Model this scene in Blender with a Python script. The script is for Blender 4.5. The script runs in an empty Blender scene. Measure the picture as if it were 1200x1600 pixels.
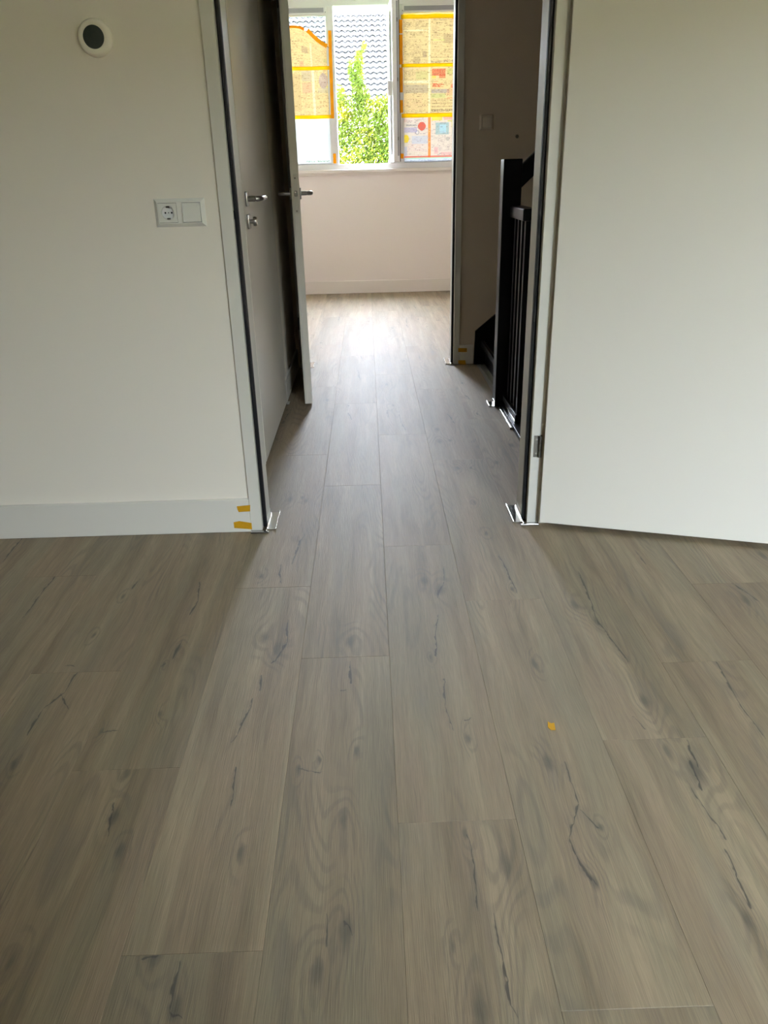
import bpy, bmesh, math, random
import numpy as np
from mathutils import Vector, Matrix

# ------------------------------------------------------------------ camera, world, light, exposure
SC = bpy.context.scene
COL = SC.collection
FPX, PITCH, YAW, ROLL, CAMH = 1200.9, math.radians(23.813), math.radians(0.7435), math.radians(-1.3697), 1.16
_f = Vector((math.sin(YAW)*math.cos(PITCH), math.cos(YAW)*math.cos(PITCH), -math.sin(PITCH)))
_r = Vector((math.cos(YAW), -math.sin(YAW), 0)); _u = _r.cross(_f)
RT = math.cos(ROLL)*_r + math.sin(ROLL)*_u
UP = -math.sin(ROLL)*_r + math.cos(ROLL)*_u
cam_d = bpy.data.cameras.new('camera'); cam = bpy.data.objects.new('camera', cam_d); COL.objects.link(cam)
cam_d.sensor_fit = 'VERTICAL'; cam_d.sensor_height = 36; cam_d.sensor_width = 27
cam_d.lens = FPX/1600*36; cam_d.clip_start = 0.02; cam_d.clip_end = 300
cam.matrix_world = Matrix(((RT.x, UP.x, -_f.x, 0), (RT.y, UP.y, -_f.y, 0), (RT.z, UP.z, -_f.z, CAMH), (0, 0, 0, 1)))
SC.camera = cam

SKY = 75.0
world = bpy.data.worlds.new('overcast_sky'); SC.world = world; world.use_nodes = True
bg = world.node_tree.nodes['Background']
bg.inputs[0].default_value = (0.78, 0.855, 1.0, 1); bg.inputs[1].default_value = SKY

def area(name, loc, rot, sx, sy, power=0, col=(1, 1, 1), portal=False):
    d = bpy.data.lights.new(name, 'AREA'); d.shape = 'RECTANGLE'; d.size = sx; d.size_y = sy
    d.energy = power; d.color = col
    if portal: d.cycles.is_portal = True
    o = bpy.data.objects.new(name, d); COL.objects.link(o); o.location = loc; o.rotation_euler = rot
    o['kind'] = 'helper'
    return o
# sky portals in the two window openings (they only guide the sampling of the sky)
area('sky_portal_street_window', (0.02, 8.62, 1.93), (-math.pi/2, 0, 0), 2.2, 1.5, portal=True)
area('sky_portal_garden_window', (1.56, -1.55, 1.45), (math.pi/2, 0, 0), 0.75, 2.0, portal=True)

SC.view_settings.view_transform = 'Standard'; SC.view_settings.look = 'None'
SC.view_settings.gamma = 1.0; SC.view_settings.use_curve_mapping = False
SC.view_settings.exposure = 0.55
SC.cycles.max_bounces = 10; SC.cycles.diffuse_bounces = 5; SC.cycles.glossy_bounces = 3
SC.cycles.transparent_max_bounces = 16; SC.cycles.transmission_bounces = 8
SC.cycles.caustics_reflective = False; SC.cycles.caustics_refractive = False
SC.cycles.sample_clamp_indirect = 6.0
SC.cycles.use_denoising = True
SC.cycles.adaptive_threshold = 0.05; SC.cycles.adaptive_min_samples = 16

RNG = random.Random(7)
# ------------------------------------------------------------------ pixel -> point on a plane (1200x1600 frame), used to measure
def _ray(u, v):
    return RT*((u-600)/FPX) - UP*((v-800)/FPX) + _f
def on_floor(u, v, z=0.0):
    d = _ray(u, v); t = (z-CAMH)/d.z; return (d.x*t, d.y*t)
def on_y(u, v, Y):
    d = _ray(u, v); t = Y/d.y; return (d.x*t, CAMH+d.z*t)

# ------------------------------------------------------------------ materials
def principled(name, col, rough=0.5, spec=0.5, metal=0.0, bump=0.0, bscale=200, tint=0.0, tscale=3, trans=None, coat=0.0):
    m = bpy.data.materials.new(name); m.use_nodes = True
    nt = m.node_tree; N = nt.nodes; L = nt.links; b = N['Principled BSDF']
    b.inputs['Base Color'].default_value = (*col, 1); b.inputs['Roughness'].default_value = rough
    b.inputs['Specular IOR Level'].default_value = spec; b.inputs['Metallic'].default_value = metal
    b.inputs['Coat Weight'].default_value = coat
    tc = N.new('ShaderNodeTexCoord')
    if tint > 0:
        n = N.new('ShaderNodeTexNoise'); n.inputs['Scale'].default_value = tscale; n.inputs['Detail'].default_value = 4
        L.new(tc.outputs['Object'], n.inputs['Vector'])
        mx = N.new('ShaderNodeMix'); mx.data_type = 'RGBA'
        mx.inputs['A'].default_value = (*[c*(1-tint) for c in col], 1); mx.inputs['B'].default_value = (*[min(1, c*(1+tint)) for c in col], 1)
        L.new(n.outputs['Fac'], mx.inputs['Factor']); L.new(mx.outputs['Result'], b.inputs['Base Color'])
    if bump > 0:
        n = N.new('ShaderNodeTexNoise'); n.inputs['Scale'].default_value = bscale; n.inputs['Detail'].default_value = 3
        L.new(tc.outputs['Object'], n.inputs['Vector'])
        bp = N.new('ShaderNodeBump'); bp.inputs['Strength'].default_value = bump; bp.inputs['Distance'].default_value = 0.002
        L.new(n.outputs['Fac'], bp.inputs['Height']); L.new(bp.outputs['Normal'], b.inputs['Normal'])
    return m

M = {}
M['wall'] = principled('wall_paint', (0.885, 0.825, 0.725), 0.75, 0.3, tint=0.012, tscale=2)
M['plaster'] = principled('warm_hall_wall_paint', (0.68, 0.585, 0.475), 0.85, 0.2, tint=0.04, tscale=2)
M['far_wall'] = principled('wall_paint_with_warm_light', (0.95, 0.87, 0.825), 0.75, 0.3, tint=0.01, tscale=2)  # pink cast: the far room's warm bounce light put into the wall colour
M['ceiling'] = principled('ceiling_paint', (0.88, 0.875, 0.85), 0.85, 0.2, tint=0.01)
M['trim'] = principled('satin_trim_paint', (0.78, 0.75, 0.68), 0.38, 0.5, tint=0.01)
M['frame'] = principled('powder_coated_steel_frame', (0.71, 0.69, 0.625), 0.45, 0.5)
M['leaf'] = principled('white_door_laminate', (0.82, 0.785, 0.71), 0.28, 0.5, tint=0.006)
M['gasket'] = principled('black_rubber_gasket', (0.006, 0.006, 0.007), 0.55, 0.3)
M['steel'] = principled('brushed_stainless_steel', (0.33, 0.32, 0.30), 0.28, 0.5, 1.0)
M['chrome'] = principled('polished_aluminium', (0.78, 0.77, 0.76), 0.16, 0.5, 1.0)
M['dark_steel'] = principled('dark_hinge_steel', (0.20, 0.19, 0.17), 0.42, 0.5, 1.0)
M['black_wood'] = principled('black_painted_wood', (0.005, 0.005, 0.006), 0.36, 0.12, tint=0.2)
M['plastic'] = principled('white_plastic', (0.80, 0.79, 0.73), 0.3, 0.5)
M['plastic_cool'] = principled('socket_insert_plastic', (0.80, 0.79, 0.78), 0.3, 0.5)
M['hole'] = principled('dark_hole', (0.01, 0.01, 0.01), 0.7, 0.2)
M['display'] = principled('dark_display_glass', (0.035, 0.042, 0.042), 0.12, 0.5, tint=0.35, tscale=40)
M['ring'] = principled('cream_thermostat_plastic', (0.95, 0.90, 0.77), 0.34, 0.5)
M['far_trim'] = principled('trim_paint_with_warm_light', (0.90, 0.83, 0.775), 0.4, 0.5, tint=0.01)  # far room trim, tinted with the same warm bounce light
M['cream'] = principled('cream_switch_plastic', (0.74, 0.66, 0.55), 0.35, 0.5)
M['upvc'] = principled('white_upvc', (0.84, 0.82, 0.82), 0.3, 0.5)
M['grille'] = principled('grey_vent_aluminium', (0.36, 0.35, 0.37), 0.4, 0.5, 0.3)
M['subfloor'] = principled('screed', (0.30, 0.29, 0.27), 0.9, 0.2, bump=0.2, bscale=40, tint=0.1)
M['render'] = principled('outside_render', (0.40, 0.39, 0.37), 0.9, 0.2, tint=0.06)
M['tile'] = principled('grey_roof_tile', (0.0162, 0.0162, 0.0165), 0.7, 0.3, bump=0.15, bscale=40, tint=0.1, tscale=4)
M['brick'] = principled('yellow_brick', (0.70, 0.59, 0.44), 0.9, 0.2, tint=0.12, tscale=6)
M['terracotta'] = principled('terracotta_roof', (0.42, 0.26, 0.16), 0.9, 0.2, tint=0.1, tscale=6)
M['grass'] = principled('lawn', (0.07, 0.11, 0.035), 0.9, 0.2, tint=0.25)
M['bark'] = principled('bark', (0.10, 0.085, 0.05), 0.85, 0.2, bump=0.6, bscale=30, tint=0.3)

def sheet_material(name, refl, transl, glossy=0.0, attr=None):
    """thin sheet: diffuse from the front, translucent for the light behind it"""
    m = bpy.data.materials.new(name); m.use_nodes = True
    nt = m.node_tree; N = nt.nodes; L = nt.links; N.clear()
    out = N.new('ShaderNodeOutputMaterial'); d = N.new('ShaderNodeBsdfDiffuse'); t = N.new('ShaderNodeBsdfTranslucent'); add = N.new('ShaderNodeAddShader')
    if attr:
        a = N.new('ShaderNodeAttribute'); a.attribute_name = attr
        for node, c in ((d, refl), (t, transl)):
            mx = N.new('ShaderNodeMix'); mx.data_type = 'RGBA'; mx.blend_type = 'MULTIPLY'; mx.inputs['Factor'].default_value = 1
            mx.inputs['B'].default_value = (*c, 1); L.new(a.outputs['Color'], mx.inputs['A']); L.new(mx.outputs['Result'], node.inputs['Color'])
    else:
        tc = N.new('ShaderNodeTexCoord'); n = N.new('ShaderNodeTexNoise'); n.inputs['Scale'].default_value = 35
        L.new(tc.outputs['Object'], n.inputs['Vector'])
        for node, c in ((d, refl), (t, transl)):
            mx = N.new('ShaderNodeMix'); mx.data_type = 'RGBA'
            mx.inputs['A'].default_value = (*[k*0.93 for k in c], 1); mx.inputs['B'].default_value = (*[k*1.05 for k in c], 1)
            L.new(n.outputs['Fac'], mx.inputs['Factor']); L.new(mx.outputs['Result'], node.inputs['Color'])
    L.new(d.outputs[0], add.inputs[0]); L.new(t.outputs[0], add.inputs[1]); L.new(add.outputs[0], out.inputs[0])
    return m
M['newsprint'] = sheet_material('printed_newspaper', (0.50, 0.46, 0.38), (0.0375, 0.0355, 0.0325), attr='print')
M['film'] = sheet_material('white_protective_film', (0.55, 0.55, 0.55), (0.036, 0.0365, 0.037), attr='print')
M['tape'] = sheet_material('orange_masking_tape', (0.85, 0.33, 0.012), (0.065, 0.022, 0.0005))
M['tape_y'] = sheet_material('yellow_masking_tape', (0.66, 0.36, 0.012), (0.178, 0.160, 0.005))
M['tape_dark'] = principled('yellow_masking_tape_on_trim', (0.60, 0.31, 0.008), 0.6, 0.3, bump=0.4, bscale=120, tint=0.12, tscale=60)

def glass_material():
    m = bpy.data.materials.new('clear_pane_glass'); m.use_nodes = True
    nt = m.node_tree; N = nt.nodes; L = nt.links; N.clear()
    out = N.new('ShaderNodeOutputMaterial'); t = N.new('ShaderNodeBsdfTransparent'); g = N.new('ShaderNodeBsdfGlossy'); mx = N.new('ShaderNodeMixShader'); fr = N.new('ShaderNodeFresnel')
    t.inputs[0].default_value = (0.94, 0.97, 0.96, 1); g.inputs['Roughness'].default_value = 0.02; fr.inputs['IOR'].default_value = 1.35
    L.new(fr.outputs[0], mx.inputs[0]); L.new(t.outputs[0], mx.inputs[1]); L.new(g.outputs[0], mx.inputs[2]); L.new(mx.outputs[0], out.inputs[0])
    return m
M['glass'] = glass_material()

def leaf_material():
    m = bpy.data.materials.new('tree_leaf'); m.use_nodes = True
    nt = m.node_tree; N = nt.nodes; L = nt.links; N.clear()
    out = N.new('ShaderNodeOutputMaterial'); d = N.new('ShaderNodeBsdfDiffuse'); t = N.new('ShaderNodeBsdfTranslucent'); add = N.new('ShaderNodeAddShader')
    tc = N.new('ShaderNodeTexCoord'); n = N.new('ShaderNodeTexNoise'); n.inputs['Scale'].default_value = 2.2; n.inputs['Detail'].default_value = 5
    L.new(tc.outputs['Object'], n.inputs['Vector'])
    r = N.new('ShaderNodeValToRGB'); e = r.color_ramp.elements
    e[0].position = 0.32; e[0].color = (0.0112, 0.0192, 0.0031, 1); e[1].position = 0.70; e[1].color = (0.0347, 0.0316, 0.0025, 1)
    k = r.color_ramp.elements.new(0.5); k.color = (0.0192, 0.0260, 0.0040, 1)
    L.new(n.outputs['Fac'], r.inputs[0]); L.new(r.outputs[0], d.inputs[0])
    mx = N.new('ShaderNodeMix'); mx.data_type = 'RGBA'; mx.blend_type = 'MULTIPLY'; mx.inputs['Factor'].default_value = 1; mx.inputs['B'].default_value = (0.55, 0.6, 0.4, 1)
    L.new(r.outputs[0], mx.inputs['A']); L.new(mx.outputs['Result'], t.inputs[0])
    L.new(d.outputs[0], add.inputs[0]); L.new(t.outputs[0], add.inputs[1]); L.new(add.outputs[0], out.inputs[0])
    return m
M['foliage'] = leaf_material()

# ---- floor planks: greyed oak print; cracks and knots of each plank come from the plank's own properties
NCRACK, NKNOT = 6, 6
def floor_material(ncr, nkn):
    m = bpy.data.materials.new('greyed_oak_vinyl'); m.use_nodes = True
    nt = m.node_tree; N = nt.nodes; L = nt.links; bs = N['Principled BSDF']
    def inp(sock, v):
        if isinstance(v, (int, float)): sock.default_value = v
        elif isinstance(v, tuple): sock.default_value = v
        else: L.new(v, sock)
    def mt(op, a, b=None, c=None, clamp=False):
        n = N.new('ShaderNodeMath'); n.operation = op; n.use_clamp = clamp
        for i, v in enumerate((a, b, c)):
            if v is not None: inp(n.inputs[i], v)
        return n.outputs[0]
    def vm(op, a, b=None, scale=None):
        n = N.new('ShaderNodeVectorMath'); n.operation = op
        inp(n.inputs[0], a)
        if b is not None: inp(n.inputs[1], b)
        if scale is not None: inp(n.inputs['Scale'], scale)
        return n.outputs['Value'] if op in ('DOT_PRODUCT', 'LENGTH', 'DISTANCE') else n.outputs[0]
    def noise(vec, sc, detail=3, rough=0.55, dist=0.0):
        n = N.new('ShaderNodeTexNoise'); n.noise_dimensions = '2D'
        n.inputs['Scale'].default_value = 1; n.inputs['Detail'].default_value = detail; n.inputs['Roughness'].default_value = rough; n.inputs['Distortion'].default_value = dist
        L.new(vm('MULTIPLY', vec, sc), n.inputs['Vector']); return n
    def smooth(v, lo, hi, a=0.0, b=1.0):
        n = N.new('ShaderNodeMapRange'); n.interpolation_type = 'SMOOTHSTEP'
        for k, x in zip(('Value', 'From Min', 'From Max', 'To Min', 'To Max'), (v, lo, hi, a, b)): inp(n.inputs[k], x)
        return n.outputs[0]
    def mix(fac, a, b, mode='MIX'):
        n = N.new('ShaderNodeMix'); n.data_type = 'RGBA'; n.blend_type = mode
        inp(n.inputs['Factor'], fac); inp(n.inputs['A'], a); inp(n.inputs['B'], b); return n.outputs['Result']
    def attr(name):
        n = N.new('ShaderNodeAttribute'); n.attribute_type = 'OBJECT'; n.attribute_name = name; return n
    def after(vec, f):          # keeps the slots in sequence so that the compiled shader stays small
        return vm('ADD', vec, mt('MULTIPLY', f, 1e-9))
    co = N.new('ShaderNodeTexCoord').outputs['Object']
    pos = vm('MULTIPLY', co, (1, 1, 0))
    seed = attr('plank_seed').outputs['Fac']
    sv = N.new('ShaderNodeCombineXYZ'); L.new(mt('MULTIPLY', seed, 3.71), sv.inputs[0]); L.new(mt('MULTIPLY', seed, 9.13), sv.inputs[1])
    P0 = vm('ADD', pos, sv.outputs[0])
    # warp
    wn = noise(P0, (9, 3, 1), 2).outputs['Color']
    wob = vm('MULTIPLY', vm('SUBTRACT', wn, (0.5, 0.5, 0.5)), (0.030, 0.03, 0))
    wnn = noise(P0, (60, 26, 1), 2); wn2 = wnn.outputs['Color']; thick = smooth(wnn.outputs['Fac'], 0.32, 0.68, 0.35, 1.75)
    wob2 = vm('MULTIPLY', vm('SUBTRACT', wn2, (0.5, 0.5, 0.5)), (0.010, 0.012, 0))
    pc = vm('ADD', pos, vm('ADD', wob, wob2))
    # cracks
    crack = None; halo = None
    for i in range(ncr):
        a = attr('crack_%s_from' % 'abcdefgh'[i]).outputs['Vector']; b = attr('crack_%s_to' % 'abcdefgh'[i]).outputs['Vector']
        if halo is not None: a = after(a, halo); b = after(b, halo)
        w = N.new('ShaderNodeSeparateXYZ'); L.new(a, w.inputs[0])
        A = vm('MULTIPLY', a, (1, 1, 0)); B = vm('MULTIPLY', b, (1, 1, 0))
        pa = vm('SUBTRACT', pc, A); ba = vm('SUBTRACT', B, A)
        h = mt('DIVIDE', vm('DOT_PRODUCT', pa, ba), mt('ADD', vm('DOT_PRODUCT', ba, ba), 1e-6), clamp=True)
        d = vm('LENGTH', vm('SUBTRACT', pa, vm('SCALE', ba, scale=h)))
        hh = mt('SUBTRACT', mt('MULTIPLY', h, 2), 1); tp = mt('SQRT', mt('MAXIMUM', mt('SUBTRACT', 1.02, mt('MULTIPLY', hh, hh)), 0.001))
        ww = mt('ADD', mt('MULTIPLY', mt('MULTIPLY', w.outputs[2], tp), thick), 2e-5)
        c = smooth(d, mt('MULTIPLY', ww, 0.35), mt('MULTIPLY', ww, 1.6), 1, 0)
        c = mt('MULTIPLY', c, mt('GREATER_THAN', w.outputs[2], 1e-5))
        hl = mt('MULTIPLY', smooth(d, 0.0, mt('MULTIPLY', ww, 9.0), 1, 0), mt('GREATER_THAN', w.outputs[2], 1e-5))
        crack = c if crack is None else mt('MAXIMUM', crack, c)
        halo = hl if halo is None else mt('MAXIMUM', halo, hl)
    # knots
    knot = None; kf = None
    pk = vm('ADD', pos, vm('ADD', vm('SCALE', wob, scale=0.6), wob2))
    for i in range(nkn):
        a = attr('knot_%s' % 'abcdefgh'[i])
        av = after(a.outputs['Vector'], halo if kf is None else kf)
        s = N.new('ShaderNodeSeparateXYZ'); L.new(av, s.inputs[0])
        dd = vm('MULTIPLY', vm('SUBTRACT', pk, av), (1, 0.36, 0))
        r = mt('ADD', s.outputs[2], 1e-4)
        q = mt('DIVIDE', vm('LENGTH', dd), r)
        on = mt('GREATER_THAN', s.outputs[2], 1e-4)
        k = mt('MULTIPLY', smooth(q, 0.15, 1.25, 1, 0), on)
        f = mt('MULTIPLY', smooth(q, 0.0, 4.2, 1, 0), on)
        knot = k if knot is None else mt('MAXIMUM', knot, k)
        kf = f if kf is None else mt('MAXIMUM', kf, f)
    # tone
    P = after(vm('ADD', P0, vm('SCALE', wob, scale=0.8)), kf)
    tone = noise(P, (15, 1.1, 1), 3, 0.55).outputs['Fac']
    ramp = N.new('ShaderNodeValToRGB'); e = ramp.color_ramp.elements
    e[0].position = 0.34; e[0].color = (0.235, 0.197, 0.150, 1)
    e[1].position = 0.66; e[1].color = (0.385, 0.335, 0.270, 1)
    for p_, c_ in ((0.42, (0.285, 0.245, 0.190)), (0.52, (0.325, 0.275, 0.218)), (0.60, (0.335, 0.300, 0.240))):
        k = ramp.color_ramp.elements.new(p_); k.color = (*c_, 1)
    L.new(tone, ramp.inputs[0]); col = ramp.outputs[0]
    hue = noise(P, (7, 0.9, 1), 2).outputs['Fac']
    col = mix(smooth(hue, 0.50, 0.64, 0, 0.55), col, (0.272, 0.258, 0.212, 1))
    col = mix(smooth(hue, 0.48, 0.36, 0, 0.45), col, (0.340, 0.277, 0.226, 1))
    # per-plank brightness
    pb = mt('ADD', 0.685, mt('MULTIPLY', mt('FRACT', mt('MULTIPLY', seed, 17.31)), 0.10))
    col = vm('MULTIPLY', vm('SCALE', col, scale=pb), (1.12, 0.975, 0.755))
    # growth rings: contour lines of a stretched field, bulging round the knots
    fld = mt('ADD', noise(P, (5.5, 0.85, 1), 1.5, 0.4).outputs['Fac'], mt('MULTIPLY', kf, 0.075))
    ring = mt('SINE', mt('MULTIPLY', fld, 150))
    rmask = mt('MAXIMUM', smooth(noise(P0, (8, 1.6, 1), 2).outputs['Fac'], 0.50, 0.66), smooth(kf, 0.05, 0.5))
    ringc = mt('MULTIPLY', smooth(ring, -0.2, 1.0), mt('MULTIPLY', rmask, 0.40))
    col = mix(ringc, col, (0.13, 0.105, 0.075, 1))
    # streaks and pores
    st = noise(P, (95, 2.4, 1), 3, 0.6).outputs['Fac']
    col = vm('SCALE', col, scale=smooth(st, 0.25, 0.75, 0.91, 1.08))
    fine = noise(P, (520, 14, 1), 2, 0.65).outputs['Fac']
    col = vm('SCALE', col, scale=smooth(fine, 0.2, 0.8, 0.86, 1.13))
    # dark patches, knots, cracks
    pat = noise(P0, (11, 2.2, 1), 3).outputs['Fac']
    col = mix(smooth(pat, 0.60, 0.80, 0, 0.38), col, (0.17, 0.145, 0.115, 1))
    col = mix(mt('MULTIPLY', halo, 0.30), col, (0.14, 0.115, 0.085, 1))
    col = mix(mt('MULTIPLY', knot, 0.66), col, (0.075, 0.060, 0.045, 1))
    col = mix(mt('MULTIPLY', crack, 0.86), col, (0.045, 0.036, 0.028, 1))
    # matt body under a satin wear layer: its embossing keeps the grazing reflection low
    N.remove(bs); dif = N.new('ShaderNodeBsdfDiffuse'); glo = N.new('ShaderNodeBsdfGlossy'); mxs = N.new('ShaderNodeMixShader'); fr = N.new('ShaderNodeFresnel')
    fr.inputs['IOR'].default_value = 1.45; glo.inputs['Roughness'].default_value = 0.56
    L.new(col, dif.inputs['Color']); L.new(mt('MINIMUM', mt('ADD', fr.outputs[0], 0.07), 0.128), mxs.inputs[0])
    L.new(dif.outputs[0], mxs.inputs[1]); L.new(glo.outputs[0], mxs.inputs[2]); L.new(mxs.outputs[0], N['Material Output'].inputs['Surface'])
    bp = N.new('ShaderNodeBump'); bp.inputs['Strength'].default_value = 0.35; bp.inputs['Distance'].default_value = 0.0012
    hgt = noise(P0, (420, 13, 1), 1, 0.6).outputs['Fac']
    L.new(hgt, bp.inputs['Height']); L.new(bp.outputs['Normal'], dif.inputs['Normal']); L.new(bp.outputs['Normal'], glo.inputs['Normal'])
    return m
PLANK_LEVELS = ((1, 1), (2, 2), (4, 4), (NCRACK, NKNOT))     # planks with few marks get a shorter node tree
for _a, _b in PLANK_LEVELS: M['plank_%d' % _a] = floor_material(_a, _b)

# ------------------------------------------------------------------ mesh builder
class MB:
    def __init__(s): s.bm = bmesh.new()
    def box(s, x0, x1, y0, y1, z0, z1, bev=0.0, seg=2, mat=None):
        b = bmesh.new()
        vs = [b.verts.new((x, y, z)) for z in (z0, z1) for y in (y0, y1) for x in (x0, x1)]
        for f in ((0, 2, 3, 1), (4, 5, 7, 6), (0, 1, 5, 4), (2, 6, 7, 3), (0, 4, 6, 2), (1, 3, 7, 5)): b.faces.new([vs[i] for i in f])
        if bev > 0: bmesh.ops.bevel(b, geom=b.edges[:], offset=bev, segments=seg, profile=0.5, affect='EDGES')
        if mat: b.transform(mat)
        s.merge(b); return s
    def merge(s, b):
        t = bpy.data.meshes.new('tmp'); b.to_mesh(t); b.free(); s.bm.from_mesh(t); bpy.data.meshes.remove(t)
    def prism(s, pts, z0, z1, bev=0.0, mat=None):
        """extrude an XY polygon along z"""
        b = bmesh.new(); n = len(pts)
        lo = [b.verts.new((p[0], p[1], z0)) for p in pts]; hi = [b.verts.new((p[0], p[1], z1)) for p in pts]
        b.faces.new(lo[::-1]); b.faces.new(hi)
        for i in range(n): b.faces.new((lo[i], lo[(i+1) % n], hi[(i+1) % n], hi[i]))
        bmesh.ops.recalc_face_normals(b, faces=b.faces[:])
        if bev > 0: bmesh.ops.bevel(b, geom=b.edges[:], offset=bev, segments=2, profile=0.5, affect='EDGES')
        if mat: b.transform(mat)
        s.merge(b); return s
    def lathe(s, prof, n=32, mat=None):
        """revolve (r, z) profile about z"""
        b = bmesh.new(); rings = []
        for r, z in prof:
            if r < 1e-6: rings.append([b.verts.new((0, 0, z))])
            else: rings.append([b.verts.new((r*math.cos(2*math.pi*k/n), r*math.sin(2*math.pi*k/n), z)) for k in range(n)])
        for a, c in zip(rings, rings[1:]):
            for k in range(n):
                k2 = (k+1) % n
                if len(a) == 1 and len(c) == 1: continue
                if len(a) == 1: b.faces.new((a[0], c[k2], c[k]))
                elif len(c) == 1: b.faces.new((a[k], a[k2], c[0]))
                else: b.faces.new((a[k], a[k2], c[k2], c[k]))
        bmesh.ops.recalc_face_normals(b, faces=b.faces[:])
        if mat: b.transform(mat)
        s.merge(b); return s
    def tube(s, pts, rad, n=12, mat=None):
        b = bmesh.new(); pts = [Vector(p) for p in pts]; rings = []
        up = Vector((0, 0, 1))
        for i, p in enumerate(pts):
            d = (pts[min(i+1, len(pts)-1)]-pts[max(i-1, 0)]).normalized()
            u = d.cross(up); u = u.normalized() if u.length > 1e-4 else Vector((1, 0, 0)); v = u.cross(d)
            r = rad[i] if isinstance(rad, (list, tuple)) else rad
            rings.append([b.verts.new(p+r*(math.cos(2*math.pi*k/n)*u+math.sin(2*math.pi*k/n)*v)) for k in range(n)])
        for a, c in zip(rings, rings[1:]):
            for k in range(n): b.faces.new((a[k], a[(k+1) % n], c[(k+1) % n], c[k]))
        b.faces.new(rings[0][::-1]); b.faces.new(rings[-1])
        bmesh.ops.recalc_face_normals(b, faces=b.faces[:])
        if mat: b.transform(mat)
        s.merge(b); return s
    def build(s, name, mat, parent=None, smooth=False, loc=None, rot=None):
        me = bpy.data.meshes.new(name); s.bm.to_mesh(me); s.bm.free()
        if smooth:
            for p in me.polygons: p.use_smooth = True
            try: me.set_sharp_from_angle(angle=math.radians(40))
            except Exception: pass
        me.materials.append(M[mat] if isinstance(mat, str) else mat)
        return link(name, me, parent, loc, rot)

def link(name, me, parent=None, loc=None, rot=None):
    o = bpy.data.objects.new(name, me); COL.objects.link(o)
    if parent: o.parent = parent
    if loc: o.location = loc
    if rot: o.rotation_euler = rot
    return o
def empty(name, loc=(0, 0, 0), rz=0.0):
    o = bpy.data.objects.new(name, None); COL.objects.link(o); o.location = loc; o.rotation_euler = (0, 0, rz); o.empty_display_size = 0.05
    return o
def tag(o, label, cat, group=None, kind=None):
    o['label'] = label; o['category'] = cat
    if group: o['group'] = group
    if kind: o['kind'] = kind
    return o
def struct(name, mb, mat, label, cat):
    return tag(mb.build(name, mat), label, cat, kind='structure')
def copy_tree(o, parent=None):
    c = o.copy(); COL.objects.link(c); c.parent = parent
    for ch in o.children: copy_tree(ch, c)
    return c
RX = lambda a: Matrix.Rotation(a, 4, 'X')
RY = lambda a: Matrix.Rotation(a, 4, 'Y')
RZ = lambda a: Matrix.Rotation(a, 4, 'Z')
TR = lambda x, y, z: Matrix.Translation((x, y, z))
PI = math.pi

# ------------------------------------------------------------------ measures (metres; camera at x=0 y=0, floor at z=0)
W1, W1B = 2.50, 2.62            # wall with the near doorway
W2, W2B = 5.00, 5.12            # wall with the far doorway
WF = 8.395                      # wall with the street window
NX0, NX1, NY0 = -2.35, 2.15, -1.40   # near room
FX0, FX1 = -1.28, 1.36          # far room
HL = -0.482                     # hall, left wall
HR = 0.692                      # hall floor edge at the stairwell
SX1 = 1.95                      # stairwell, far side
OL, OR = -0.390, 0.530
OL2 = -0.408          # clear opening between the frames
CEIL = 2.66; HEAD = 2.335

# ------------------------------------------------------------------ walls, ceiling
GL, GR = OL-0.051, OR+0.051     # outside of the frames
def door_wall(name, x0, x1, y0, y1, label, mat='wall', ol=OL):
    mb = MB(); e = 0.012; GL = ol-0.051
    mb.box(x0, GL+e, y0, y1, 0, CEIL); mb.box(GR-e, x1, y0, y1, 0, CEIL); mb.box(GL+e, GR-e, y0, y1, HEAD+0.03, CEIL)
    return struct(name, mb, mat, label, 'wall')
door_wall('wall_front', NX0-0.1, NX1+0.1, W1, W1B, 'off-white painted wall with the nearest doorway, thermostat and socket')
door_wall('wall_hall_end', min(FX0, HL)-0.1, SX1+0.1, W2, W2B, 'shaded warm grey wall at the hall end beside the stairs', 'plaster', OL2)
mb = MB(); wx0, wx1, wz0, wz1 = 1.22, 1.90, 0.50, 2.40
mb.box(NX0-0.1, wx0, NY0-0.12, NY0, 0, CEIL).box(wx1, NX1+0.1, NY0-0.12, NY0, 0, CEIL).box(wx0, wx1, NY0-0.12, NY0, 0, wz0).box(wx0, wx1, NY0-0.12, NY0, wz1, CEIL)
struct('wall_back', mb, 'wall', 'off-white wall behind the camera with the garden window', 'wall')
struct('wall_left', MB().box(NX0-0.1, NX0, NY0, W1, 0, CEIL), 'wall', 'off-white left side wall of the near room', 'wall')
struct('wall_right', MB().box(NX1, NX1+0.1, NY0, W1, 0, CEIL), 'wall', 'off-white right side wall of the near room', 'wall')
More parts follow.
